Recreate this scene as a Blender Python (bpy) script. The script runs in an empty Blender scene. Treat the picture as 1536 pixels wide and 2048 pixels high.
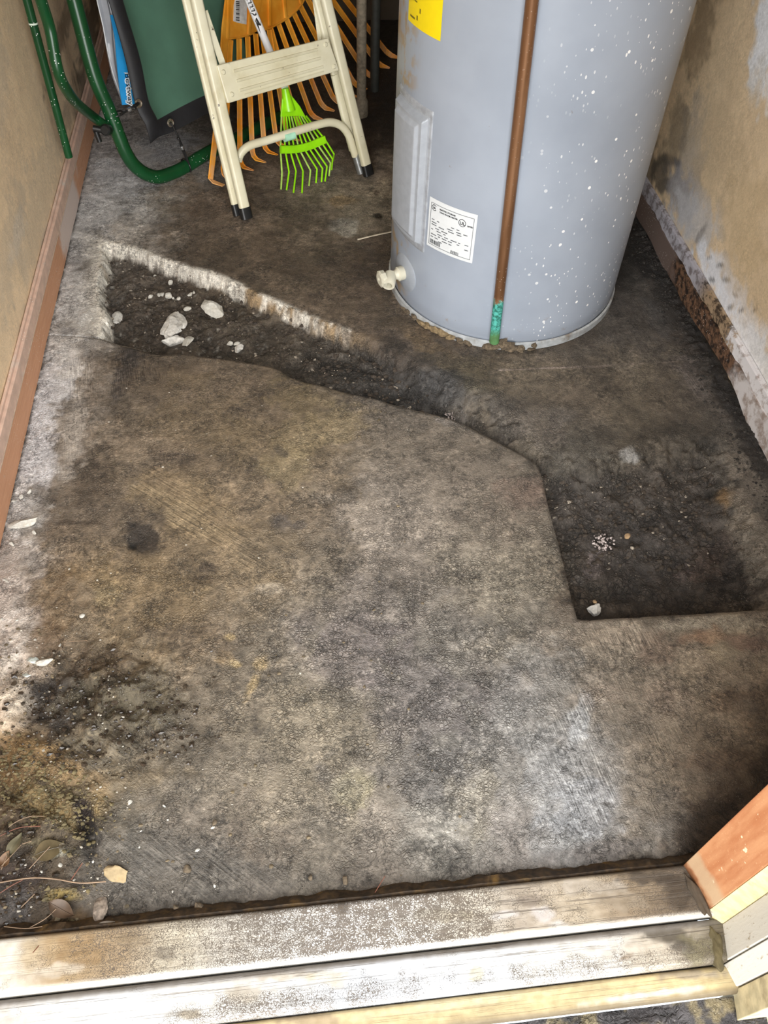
import bpy, bmesh, math, random
import numpy as np
from mathutils import Vector, Matrix
from math import radians as R_, sin, cos, pi

# ------------------------------------------------------------ camera, sky, sun, exposure
S = bpy.context.scene
CAM_H = 1.25
ROT = np.array([[0.99415322, 0.06813694, -0.08376597],
                [-0.1055689, 0.77630848, -0.62145021],
                [0.02268452, 0.6266598, 0.77896271]])
FPX, PX0, PY0 = 1648.27, 768.0, 1024.0
cd = bpy.data.cameras.new('camera'); cam = bpy.data.objects.new('camera', cd)
S.collection.objects.link(cam); S.camera = cam
cd.sensor_fit = 'VERTICAL'; cd.sensor_height = 36; cd.lens = FPX / 2048 * 36; cd.clip_start = .02
M4 = Matrix([list(ROT[i]) + [[0, 0, CAM_H][i]] for i in range(3)] + [[0, 0, 0, 1]])
cam.matrix_world = M4

W = bpy.data.worlds.new('world'); S.world = W; W.use_nodes = True
wn = W.node_tree.nodes; wl = W.node_tree.links
bg = wn['Background']; bg.inputs['Strength'].default_value = 2.0
bg.inputs['Color'].default_value = (0.86, 0.93, 1.0, 1)
sun = bpy.data.lights.new('sun', 'SUN'); sun.energy = 6.8; sun.angle = R_(75); sun.color = (1, .97, .93)
so = bpy.data.objects.new('sun', sun); S.collection.objects.link(so)
so.rotation_euler = Vector((0.06, 1.0, -0.64)).to_track_quat('-Z', 'Y').to_euler()
S.view_settings.view_transform = 'Standard'; S.view_settings.look = 'None'
S.view_settings.gamma = 1; S.view_settings.use_curve_mapping = False
S.view_settings.exposure = 0.33

# ------------------------------------------------------------ photograph pixel -> place in the room
O3 = np.array([0, 0, CAM_H])
def ray(x, y):
    r = ROT @ np.array([x - PX0, -(y - PY0), -FPX]); return r / np.linalg.norm(r)
def fl(x, y, z=0.0):
    r = ray(x, y); p = O3 + r * ((z - CAM_H) / r[2]); p[2] = z; return p
def onp(x, y, p, n):
    r = ray(x, y); p = np.array(p, float); n = np.array(n, float)
    return O3 + r * (((p - O3) @ n) / (r @ n))
def plane_uv(P):            # coordinates of points of a plane in survey units
    q = (P - O3) @ ROT
    return PX0 - FPX * q[..., 0] / q[..., 2], PY0 + FPX * q[..., 1] / q[..., 2]
class Lean:
    """a leaning plane: base point, direction along the floor, lean angle away from the door"""
    def __init__(s, base, u, deg):
        s.o = np.array(base, float); u = np.array([u[0], u[1], 0.]); s.u = u / np.linalg.norm(u)
        nb = np.array([-s.u[1], s.u[0], 0.]); a = R_(deg)
        s.w = nb * sin(a) + np.array([0, 0, cos(a)]); s.n = np.cross(s.u, s.w)   # n faces the door
        if s.n[1] > 0: s.n = -s.n
    def px(s, x, y, off=0.0): return onp(x, y, s.o + s.n * off, s.n)
    def st(s, p): d = np.array(p) - s.o; return d @ s.u, d @ s.w
    def P(s, a, b, off=0.0): return s.o + s.u * a + s.w * b + s.n * off

# ------------------------------------------------------------ helpers
C = S.collection
rng = np.random.default_rng(7); random.seed(7)
def lin(c):
    c = np.asarray(c, float) / 255.0
    return np.where(c <= .04045, c / 12.92, ((c + .055) / 1.055) ** 2.4)
def tag(o, label=None, cat=None, group=None, kind=None):
    if label: o['label'] = label
    if cat: o['category'] = cat
    if group: o['group'] = group
    if kind: o['kind'] = kind
    return o
def thing(name, label, cat, loc=(0, 0, 0), group=None, kind=None):
    o = bpy.data.objects.new(name, None); C.objects.link(o); o.location = tuple(float(v) for v in loc)
    o.empty_display_size = .05
    return tag(o, label, cat, group, kind)
def mk(name, VF, mat, parent=None, smooth=False, bevel=0, label=None):
    V, F = VF
    V = np.asarray(V, float)
    off = np.zeros(3)
    if parent is not None:
        q = parent
        while q is not None: off = off + np.array(q.location); q = q.parent
    else: off = V.mean(0)
    me = bpy.data.meshes.new(name); me.from_pydata([tuple(v) for v in (V - off)], [], [tuple(int(i) for i in f) for f in F])
    me.materials.append(mat); me.validate(); me.update()
    if smooth:
        me.polygons.foreach_set('use_smooth', [True] * len(me.polygons))
    bm = bmesh.new(); bm.from_mesh(me); bmesh.ops.recalc_face_normals(bm, faces=bm.faces); bm.to_mesh(me); bm.free()
    o = bpy.data.objects.new(name, me); C.objects.link(o)
    if parent is not None: o.parent = parent
    else: o.location = tuple(float(v) for v in off)
    if bevel:
        b = o.modifiers.new('b', 'BEVEL'); b.width = bevel; b.segments = 2; b.limit_method = 'ANGLE'
    if smooth:
        try: me.set_sharp_from_angle(angle=R_(40))
        except Exception: pass
    if label: o['label'] = label
    return o
def merge(*L):
    V = []; F = []
    for v, f in L:
        n = len(V); V += [tuple(p) for p in v]; F += [tuple(i + n for i in q) for q in f]
    return V, F
def box(c, s, X=(1, 0, 0), Y=(0, 1, 0), Z=(0, 0, 1)):
    c, X, Y, Z = map(lambda a: np.array(a, float), (c, X, Y, Z))
    V = [c + X * s[0] * a / 2 + Y * s[1] * b / 2 + Z * s[2] * d / 2 for a in (-1, 1) for b in (-1, 1) for d in (-1, 1)]
    return V, [(0, 1, 3, 2), (4, 6, 7, 5), (0, 4, 5, 1), (2, 3, 7, 6), (0, 2, 6, 4), (1, 5, 7, 3)]
def smooth_path(P, n=6):
    P = [np.array(p, float) for p in P]
    if len(P) < 3: return P
    out = []
    for i in range(len(P) - 1):
        p0 = P[max(i - 1, 0)]; p1 = P[i]; p2 = P[i + 1]; p3 = P[min(i + 2, len(P) - 1)]
        for k in range(n):
            t = k / n
            out.append(.5 * ((2 * p1) + (-p0 + p2) * t + (2 * p0 - 5 * p1 + 4 * p2 - p3) * t * t + (-p0 + 3 * p1 - 3 * p2 + p3) * t ** 3))
    out.append(P[-1]); return out
def sweep(P, prof, up=None, caps=True, scale=None):
    P = [np.array(p, float) for p in P]; n = len(P); m = len(prof); V = []
    T = []
    for i in range(n):
        t = P[min(i + 1, n - 1)] - P[max(i - 1, 0)]; T.append(t / (np.linalg.norm(t) + 1e-12))
    a = np.array(up, float) if up is not None else (np.array([0, 0, 1.]) if abs(T[0][2]) < .9 else np.array([1., 0, 0]))
    for i in range(n):
        a = a - T[i] * (a @ T[i]); a /= np.linalg.norm(a); b = np.cross(T[i], a)
        k = 1 if scale is None else scale[i]
        for (x, y) in prof: V.append(P[i] + a * x * k + b * y * k)
    F = [(i * m + j, i * m + (j + 1) % m, (i + 1) * m + (j + 1) % m, (i + 1) * m + j) for i in range(n - 1) for j in range(m)]
    if caps: F += [tuple(range(m))[::-1], tuple(range((n - 1) * m, n * m))]
    return V, F
def circ(r, n=12): return [(r * cos(2 * pi * i / n), r * sin(2 * pi * i / n)) for i in range(n)]
def rrect(w, h, r, k=3):
    out = []
    for cx, cy, a0 in ((w / 2 - r, h / 2 - r, 0), (-w / 2 + r, h / 2 - r, 90), (-w / 2 + r, -h / 2 + r, 180), (w / 2 - r, -h / 2 + r, 270)):
        for i in range(k + 1):
            a = R_(a0 + 90 * i / k); out.append((cx + r * cos(a), cy + r * sin(a)))
    return out
def tube(P, r, n=12, caps=True, scale=None): return sweep(P, circ(r, n), caps=caps, scale=scale)
def lathe(prof, o, ax, n=24):
    o = np.array(o, float); ax = np.array(ax, float); ax /= np.linalg.norm(ax)
    a = np.cross(ax, [0, 0, 1.]) if abs(ax[2]) < .9 else np.array([1., 0, 0]); a /= np.linalg.norm(a); b = np.cross(ax, a)
    V = []; m = len(prof)
    for i in range(n):
        t = 2 * pi * i / n
        for r, h in prof: V.append(o + ax * h + (a * cos(t) + b * sin(t)) * r)
    F = [(i * m + j, ((i + 1) % n) * m + j, ((i + 1) % n) * m + j + 1, i * m + j + 1) for i in range(n) for j in range(m - 1)]
    return V, F
def prism(poly, z0, z1):
    n = len(poly); V = [(x, y, z0) for x, y in poly] + [(x, y, z1) for x, y in poly]
    return V, [tuple(range(n))[::-1], tuple(range(n, 2 * n))] + [(i, (i + 1) % n, n + (i + 1) % n, n + i) for i in range(n)]
def slab3(P, n, th):        # polygon P (3D) given thickness th along n
    n = np.array(n, float); m = len(P); P = [np.array(p, float) for p in P]
    V = P + [p - n * th for p in P]
    return V, [tuple(range(m)), tuple(range(m, 2 * m))[::-1]] + [(i, (i + 1) % m, m + (i + 1) % m, m + i) for i in range(m)]
ICO = {}
def ico(k):
    if k not in ICO:
        bm = bmesh.new(); bmesh.ops.create_icosphere(bm, subdivisions=k, radius=1)
        ICO[k] = (np.array([v.co[:] for v in bm.verts]), [tuple(v.index for v in f.verts) for f in bm.faces]); bm.free()
    return ICO[k]
def rock(c, s, seed, k=3, rot=0, chips=9, rough=.10):
    r = np.random.default_rng(seed); V, F = ico(k); V = V.copy()
    for _ in range(chips):
        d = r.normal(size=3); d /= np.linalg.norm(d); h = r.uniform(.42, .85)
        e = V @ d; V -= np.outer(np.maximum(e - h, 0), d)
    nz = np.zeros(len(V))
    for f_ in (3, 7, 13):
        d = r.normal(size=(3, 3)) * f_; ph = r.uniform(0, 6, 3)
        nz += (np.sin(V @ d + ph).sum(1)) / f_
    V *= (1 + rough * nz)[:, None]
    V = V * np.array(s) / 2
    a = rot; Rm = np.array([[cos(a), -sin(a), 0], [sin(a), cos(a), 0], [0, 0, 1]])
    V = V @ Rm.T
    V += np.array(c) - [0, 0, V[:, 2].min()]
    return V, F

# lattice noise -------------------------------------------------
_tab = np.random.default_rng(3).random((256, 256))
def vnoise(x, y, sc, seed=0):
    x = x * sc + 17.3 * seed; y = y * sc + 41.7 * seed
    ix = np.floor(x).astype(int); iy = np.floor(y).astype(int); fx = x - ix; fy = y - iy
    fx = fx * fx * (3 - 2 * fx); fy = fy * fy * (3 - 2 * fy)
    a = _tab[ix % 256, iy % 256]; b = _tab[(ix + 1) % 256, iy % 256]; c = _tab[ix % 256, (iy + 1) % 256]; d = _tab[(ix + 1) % 256, (iy + 1) % 256]
    return (a * (1 - fx) + b * fx) * (1 - fy) + (c * (1 - fx) + d * fx) * fy
def fbm(x, y, sc, o=4, seed=0, g=.5):
    v = 0; a = 1; t = 0
    for i in range(o):
        v = v + a * vnoise(x, y, sc * 2 ** i, seed + i * 3.1); t += a; a *= g
    return v / t * 2 - 1
def sstep(a, b, x): t = np.clip((x - a) / (b - a), 0, 1); return t * t * (3 - 2 * t)
def pdist(X, Y, P):
    best = np.full(X.shape, 1e9); bx = np.zeros(X.shape); by = np.zeros(X.shape)
    for (x0, y0), (x1, y1) in zip(P[:-1], P[1:]):
        dx, dy = x1 - x0, y1 - y0; t = np.clip(((X - x0) * dx + (Y - y0) * dy) / (dx * dx + dy * dy), 0, 1)
        qx = x0 + t * dx; qy = y0 + t * dy; d = np.hypot(X - qx, Y - qy); m = d < best
        best = np.where(m, d, best); bx = np.where(m, qx, bx); by = np.where(m, qy, by)
    return best, bx, by
def inpoly(X, Y, P):
    r = np.zeros(X.shape, bool); n = len(P)
    for i in range(n):
        x0, y0 = P[i]; x1, y1 = P[(i + 1) % n]
        if y0 == y1: continue
        c = ((y0 > Y) != (y1 > Y)) & (X < (x1 - x0) * (Y - y0) / (y1 - y0) + x0); r ^= c
    return r

# node helper ---------------------------------------------------
class NT:
    def __init__(s, name):
        s.m = bpy.data.materials.new(name); s.m.use_nodes = True; s.t = s.m.node_tree; s.n = s.t.nodes
        s.b = s.n['Principled BSDF']; s.out = s.n['Material Output']
    def add(s, ty, ins={}, **kw):
        n = s.n.new(ty)
        for k, v in kw.items(): setattr(n, k, v)
        for k, v in ins.items(): s.set(n.inputs[k], v)
        return n
    def set(s, sock, v):
        if isinstance(v, bpy.types.NodeSocket): s.t.links.new(v, sock)
        elif isinstance(v, (tuple, list)) and len(v) == 3 and sock.type == 'RGBA': sock.default_value = (*v, 1)
        else: sock.default_value = v
    def obj(s): return s.add('ShaderNodeTexCoord').outputs['Object']
    def math(s, op, a, b=0.0, c=0.0, clamp=False):
        n = s.n.new('ShaderNodeMath'); n.operation = op; n.use_clamp = clamp
        s.set(n.inputs[0], a); s.set(n.inputs[1], b); s.set(n.inputs[2], c); return n.outputs[0]
    def mapr(s, x, a, b, c=0.0, d=1.0):
        n = s.add('ShaderNodeMapRange', interpolation_type='SMOOTHSTEP'); s.set(n.inputs[0], x)
        for i, v in enumerate((a, b, c, d)): s.set(n.inputs[i + 1], v)
        return n.outputs[0]
    def noise(s, vec, sc, det=4, rough=.55, dist=0):
        return s.add('ShaderNodeTexNoise', {'Vector': vec, 'Scale': sc, 'Detail': det, 'Roughness': rough, 'Distortion': dist}).outputs['Fac']
    def vor(s, vec, sc, feat='F1', out='Distance', rnd=1.0):
        return s.add('ShaderNodeTexVoronoi', {'Vector': vec, 'Scale': sc, 'Randomness': rnd}, feature=feat).outputs[out]
    def mapping(s, vec, scale=(1, 1, 1), rot=(0, 0, 0)):
        return s.add('ShaderNodeMapping', {'Vector': vec, 'Scale': scale, 'Rotation': rot}).outputs[0]
    def mix(s, f, a, b, mode='MIX'):
        n = s.n.new('ShaderNodeMix'); n.data_type = 'RGBA'; n.blend_type = mode
        s.set(n.inputs[0], f); s.set(n.inputs[6], a); s.set(n.inputs[7], b); return n.outputs[2]
    def bump(s, h, strength=.5, dist=.002, nrm=None):
        n = s.add('ShaderNodeBump', {'Height': h, 'Strength': strength, 'Distance': dist})
        if nrm is not None: s.set(n.inputs['Normal'], nrm)
        return n.outputs[0]
    def fin(s, col, rough=.6, nrm=None, metal=0.0, spec=None):
        s.set(s.b.inputs['Base Color'], col); s.set(s.b.inputs['Roughness'], rough); s.set(s.b.inputs['Metallic'], metal)
        if nrm is not None: s.set(s.b.inputs['Normal'], nrm)
        if spec is not None: s.b.inputs['Specular IOR Level'].default_value = spec
        return s.m
def lc(*c): return tuple(float(v) for v in lin(c))
def plain(name, rgb, rough=.5, metal=0.0, var=.18, sc=60, dirt=None, dirt_amt=.5, bump=.15, specks=0):
    t = NT(name); v = t.obj(); n = t.noise(v, sc, 5)
    col = t.mix(t.mapr(n, .3, .7), tuple(x * (1 - var) for x in lc(*rgb)), tuple(min(1, x * (1 + var)) for x in lc(*rgb)))
    if dirt is not None:
        d = t.mapr(t.noise(v, sc * .35, 6, .65), .62 - .22 * dirt_amt, .74, 0, .85); col = t.mix(d, col, lc(*dirt))
    if specks:
        sp = t.mapr(t.vor(v, specks), .10, .16, 1, 0); k = t.mapr(t.noise(v, 9, 2), .48, .6)
        col = t.mix(t.math('MULTIPLY', sp, k), col, lc(235, 235, 230))
    return t.fin(col, rough, t.bump(n, bump, .001), metal)

def ground_material(name, crack_scale=150, K=1.0):
    t = NT(name); v = t.obj()
    at = t.add('ShaderNodeAttribute', attribute_name='Col').outputs['Color']
    mk_ = t.add('ShaderNodeAttribute', attribute_name='Msk')
    sep = t.add('ShaderNodeSeparateColor', {'Color': mk_.outputs['Color']})
    ck, rg, st = sep.outputs[0], sep.outputs[1], sep.outputs[2]
    fine = t.noise(v, 250, 6, .7); mid = t.noise(v, 48, 5, .6, .4)
    wv = t.add('ShaderNodeVectorMath', {0: v, 1: t.add('ShaderNodeTexNoise', {'Vector': v, 'Scale': 70., 'Detail': 3.}).outputs['Color']}, operation='MULTIPLY_ADD')
    nz = t.add('ShaderNodeTexNoise', {'Vector': v, 'Scale': 75., 'Detail': 3.}).outputs['Color']
    dv = t.add('ShaderNodeVectorMath', {0: nz, 1: (.012, .012, .012), 2: v}, operation='MULTIPLY_ADD').outputs[0]
    e = t.vor(dv, crack_scale, 'DISTANCE_TO_EDGE'); e2 = t.vor(dv, crack_scale * .42, 'DISTANCE_TO_EDGE')
    cr = t.math('MULTIPLY', t.math('MINIMUM', t.mapr(e, .0, .20), t.mapr(e2, 0, .07)), 1.0)
    patch = t.mapr(t.noise(v, 22, 3), .36, .64, .15, 1)
    cka = t.math('MULTIPLY', ck, patch)
    crk = t.math('SUBTRACT', 1.0, t.math('MULTIPLY', cka, t.math('SUBTRACT', 1.0, cr)))
    s1 = t.noise(t.mapping(t.mapping(v, (1, 1, 1), (0, 0, R_(-9))), (420, 20, 60)), 1.0, 3, .6)
    s2 = t.noise(t.mapping(t.mapping(v, (1, 1, 1), (0, 0, R_(40))), (14, 330, 60)), 1.0, 3, .6)
    b1 = t.math('MULTIPLY', t.math('SUBTRACT', s1, .5), t.mapr(st, .55, 1.0)); b2 = t.math('MULTIPLY', t.math('SUBTRACT', s2, .5), t.mapr(st, .45, 0.0))
    bb = t.math('ADD', b1, b2)
    mf = t.noise(v, 115, 5, .7)
    val = t.math('ADD', t.math('MULTIPLY_ADD', fine, 1.5 * K, 1 - .75 * K), t.math('MULTIPLY', bb, 3.4))
    val = t.math('MULTIPLY', val, t.math('MULTIPLY_ADD', t.math('SUBTRACT', mf, .5), t.mapr(t.noise(v, 9, 3), .42, .60, .8 * K, 3.0 * K), 1.02))
    val = t.math('MULTIPLY', val, t.math('MULTIPLY_ADD', mid, 1.0 * K, 1 - .5 * K))
    val = t.math('MULTIPLY', val, t.math('MULTIPLY_ADD', crk, .5, .5))
    l1 = t.mapr(t.math('ABSOLUTE', t.math('SUBTRACT', t.noise(v, 42, 5, .62, .6), .5)), .004, .020, 1, 0)
    l2 = t.mapr(t.math('ABSOLUTE', t.math('SUBTRACT', t.noise(v, 105, 4, .62, .5), .5)), .006, .030, 1, 0)
    pm = t.mapr(t.noise(v, 15, 4, .6), .47, .56)
    ln = t.math('MULTIPLY', t.math('MAXIMUM', t.math('MULTIPLY', l1, .8), t.math('MULTIPLY', l2, t.math('MULTIPLY_ADD', ck, .7, .1))), t.math('MULTIPLY_ADD', pm, .95, .05))
    ln = t.math('MULTIPLY', ln, K)
    pale = t.math('MULTIPLY', t.mapr(t.noise(v, 150, 4, .7), .56, .64), t.mapr(t.noise(v, 18, 4, .6), .46, .60))
    val = t.math('MULTIPLY', val, t.math('MULTIPLY_ADD', pale, .45 * K, 1.0))
    val = t.math('MULTIPLY', val, t.math('SUBTRACT', 1.0, t.math('MULTIPLY', ln, .72)))
    cc = t.add('ShaderNodeCombineColor', {0: val, 1: val, 2: val}).outputs[0]
    col = t.mix(1.0, at, cc, 'MULTIPLY')
    gr = t.mapr(t.vor(v, 330), .12, .2, 1, 0); gk = t.mapr(t.noise(v, 30, 3), .52, .68)
    col = t.mix(t.math('MULTIPLY', t.math('MULTIPLY', gr, gk), .8), col, lc(205, 198, 182))
    h = t.math('ADD', t.math('MULTIPLY', fine, 1.0), t.math('ADD', t.math('MULTIPLY', mid, .8), t.math('MULTIPLY', crk, 1.1)))
    h = t.math('SUBTRACT', t.math('ADD', h, t.math('MULTIPLY', bb, 1.1)), t.math('MULTIPLY', ln, .55))
    return t.fin(col, rg, t.bump(h, .9 * K, .0032), spec=.5)
GROUND = ground_material('stained_concrete', 160)
SOIL = ground_material('dark_soil', 95)
WALLM = ground_material('dusty_wall_paint', 150, .28)
def wood_paint():
    t = NT('cracked_paint'); v = t.obj()
    at = t.add('ShaderNodeAttribute', attribute_name='Col').outputs['Color']
    sep = t.add('ShaderNodeSeparateColor', {'Color': t.add('ShaderNodeAttribute', attribute_name='Msk').outputs['Color']})
    ck, rg, st = sep.outputs[0], sep.outputs[1], sep.outputs[2]
    nz = t.add('ShaderNodeTexNoise', {'Vector': v, 'Scale': 120., 'Detail': 3.}).outputs['Color']
    dv = t.add('ShaderNodeVectorMath', {0: nz, 1: (.016, .012, .012), 2: v}, operation='MULTIPLY_ADD').outputs[0]
    e = t.vor(dv, 320, 'DISTANCE_TO_EDGE')
    thr = t.math('MULTIPLY_ADD', ck, .27, -.03)
    patch = t.mapr(t.noise(v, 60, 4), .35, .65, .5, 1.25)
    bare = t.math('MULTIPLY', t.mapr(t.math('SUBTRACT', e, t.math('MULTIPLY', thr, patch)), -.03, .03, 1, 0), t.mapr(ck, .02, .2))
    grain = t.noise(t.mapping(v, (7, 330, 120)), 1.0, 4, .65)
    gl = t.mapr(grain, .36, .46, 1, 0)
    gl = t.math('MULTIPLY', gl, st)
    dark = t.math('MAXIMUM', t.math('MULTIPLY', bare, .9), t.math('MULTIPLY', gl, .75))
    n = t.noise(v, 90, 5)
    woodc = t.mix(grain, lc(52, 44, 38), lc(110, 98, 84))
    at = t.mix(1.0, at, lc(222, 222, 222), 'MULTIPLY')
    col = t.mix(dark, t.mix(t.mapr(n, .3, .7, 0, .35), at, t.mix(1.0, at, lc(200, 190, 172), 'MULTIPLY')), woodc)
    h = t.math('SUBTRACT', t.math('MULTIPLY', n, .3), dark)
    return t.fin(col, rg, t.bump(h, .7, .0015))
PAINTW = wood_paint()

def grid_obj(name, P, colr, msk, mat, parent=None, keep=None, flip=False, smooth=True):
    ny, nx = P.shape[:2]
    idx = np.arange(ny * nx).reshape(ny, nx)
    q = np.stack([idx[:-1, :-1], idx[:-1, 1:], idx[1:, 1:], idx[1:, :-1]], -1)
    if keep is not None: q = q[keep]
    q = q.reshape(-1, 4)
    if flip: q = q[:, ::-1]
    used, inv = np.unique(q, return_inverse=True); q = inv.reshape(-1, 4)
    V = P.reshape(-1, 3)[used]
    me = bpy.data.meshes.new(name); me.vertices.add(len(V)); me.loops.add(len(q) * 4); me.polygons.add(len(q))
    me.vertices.foreach_set('co', V.astype(np.float32).ravel())
    me.loops.foreach_set('vertex_index', q.astype(np.int32).ravel())
    me.polygons.foreach_set('loop_start', np.arange(0, len(q) * 4, 4, dtype=np.int32))
    me.polygons.foreach_set('loop_total', np.full(len(q), 4, dtype=np.int32)) if hasattr(me.polygons[0], 'loop_total') else None
    me.materials.append(mat)
    for nm, A in (('Col', colr), ('Msk', msk)):
        a = me.color_attributes.new(nm, 'FLOAT_COLOR', 'POINT')
        A4 = np.concatenate([A.reshape(-1, 3)[used], np.ones((len(used), 1))], 1)
        a.data.foreach_set('color', A4.astype(np.float32).ravel())
    me.update(calc_edges=True); me.validate()
    me.polygons.foreach_set('use_smooth', [smooth] * len(me.polygons))
    o = bpy.data.objects.new(name, me); C.objects.link(o)
    if parent is not None: o.parent = parent
    return o
def colour_grid(u, v, u0, du, v0, dv, T):
    T = lin(np.array(T, float)); nv, nu = T.shape[:2]
    a = np.clip((u - u0) / du, 0, nu - 1.001); b = np.clip((v - v0) / dv, 0, nv - 1.001)
    i = a.astype(int); j = b.astype(int); a = (a - i)[..., None]; b = (b - j)[..., None]
    a = a * a * (3 - 2 * a); b = b * b * (3 - 2 * b)
    return (T[j, i] * (1 - a) + T[j, i + 1] * a) * (1 - b) + (T[j + 1, i] * (1 - a) + T[j + 1, i + 1] * a) * b
def blob(col, u, v, spec, nz, msk=None):
    """spec rows: u, v, ru, rv, deg, rgb, strength, (crack, rough, streak)"""
    for row in spec:
        x, y, rx, ry, dg, rgb, k = row[:7]; a = R_(dg)
        m = (np.abs(u - x) < 1.7 * (rx + ry)) & (np.abs(v - y) < 1.7 * (rx + ry))
        if not m.any(): continue
        du, dv = u[m] - x, v[m] - y
        p = (du * cos(a) + dv * sin(a)) / rx; q = (-du * sin(a) + dv * cos(a)) / ry
        d = np.sqrt(p * p + q * q) + nz[m] * .72
        w = (1 - sstep(.55, 1.15, d)) * k
        if rgb is not None: col[m] = col[m] * (1 - w[:, None]) + lin(rgb) * w[:, None]
        if msk is not None and len(row) > 7:
            for c, val in enumerate(row[7]):
                if val is not None: t = msk[..., c]; t[m] = t[m] * (1 - w) + val * w; msk[..., c] = t

# ------------------------------------------------------------ the floor: slab, broken trench, soil
XL, XR, YB, HC = -.586, .94, 3.35, 2.4
FE_PX = [(60, 668), (150, 671), (201, 675), (240, 688), (272, 694), (300, 704), (323, 708), (364, 705), (445, 717), (500, 724), (545, 732), (562, 739), (577, 751),
         (610, 763), (648, 771), (700, 786), (750, 796), (800, 811), (851, 823), (897, 834), (935, 850), (968, 868), (1000, 884), (1030, 901), (1055, 914), (1075, 928), (1085, 954),
         (1091, 985), (1097, 1011), (1111, 1064), (1120, 1095), (1126, 1121), (1136, 1160), (1143, 1193), (1155, 1236), (1180, 1239), (1231, 1235), (1280, 1233), (1327, 1229),
         (1400, 1226), (1470, 1222), (1536, 1218), (1640, 1212)]
FE = [tuple(fl(*p)[:2]) for p in FE_PX]
FE[0] = (XL - .04, FE[0][1])
FP = FE + [(1.2, .2), (-.75, .2)]
T_PX = [(201, 672), (203, 650), (208, 633), (200, 610), (196, 582), (194, 566), (197, 549), (203, 520), (205, 497), (211, 483), (240, 489), (272, 497), (310, 512), (349, 525), (390, 537), (425, 545), (445, 554),
        (480, 570), (506, 583), (545, 600), (577, 613), (628, 636), (679, 654), (720, 668), (757, 682), (800, 705), (880, 748), (950, 785), (1000, 800), (1040, 832), (1075, 872), (1110, 900),
        (1160, 908), (1200, 893), (1240, 890), (1290, 880), (1350, 872), (1400, 868), (1440, 862), (1462, 890), (1478, 930), (1495, 985), (1520, 1040), (1552, 1100), (1580, 1212)]
TE = [tuple(fl(*p)[:2]) for p in T_PX]
STEP = .0034
gx = np.arange(XL - .02, XR + .02, STEP); gy = np.arange(.285, YB, STEP)
GX, GY = np.meshgrid(gx, gy)
dF, fx_, fy_ = pdist(GX, GY, FE)
inF = inpoly(GX, GY, FP)
sn = dF < .5 * STEP
GX = np.where(sn, fx_, GX); GY = np.where(sn, fy_, GY); dF = np.where(sn, 0, dF)
dF = np.where(inF, dF, -dF); dF = np.where(sn, 0, dF)
P0 = np.stack([GX, GY, np.zeros_like(GX)], -1)
U, V_ = plane_uv(P0)
TP = TE + [FE[k] for k in range(len(FE) - 1, 1, -1)]
j1 = fbm(GX, GY, 60, 4, 5) * .007
dT, _, _ = pdist(GX, GY, TE)
inT = inpoly(GX, GY, TP) | ((dF > 0) & False)
right = sstep(700, 900, U)
wT = .020 + .075 * right
dTj = np.where(inT, dT, 0) + j1 * (1 + 2 * right)
trench = np.where(inT, sstep(0, 1, np.clip(dTj / wT, 0, 1)), 0)
trench = np.where(dF > -.001, np.maximum(trench, 1.0 * (U > 195)), trench)
n_big = fbm(GX, GY, 6, 4, 1); n_mid = fbm(GX, GY, 22, 4, 2); n_fin = fbm(GX, GY, 90, 3, 3); n_blob = fbm(GX, GY, 16, 4, 9)
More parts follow.
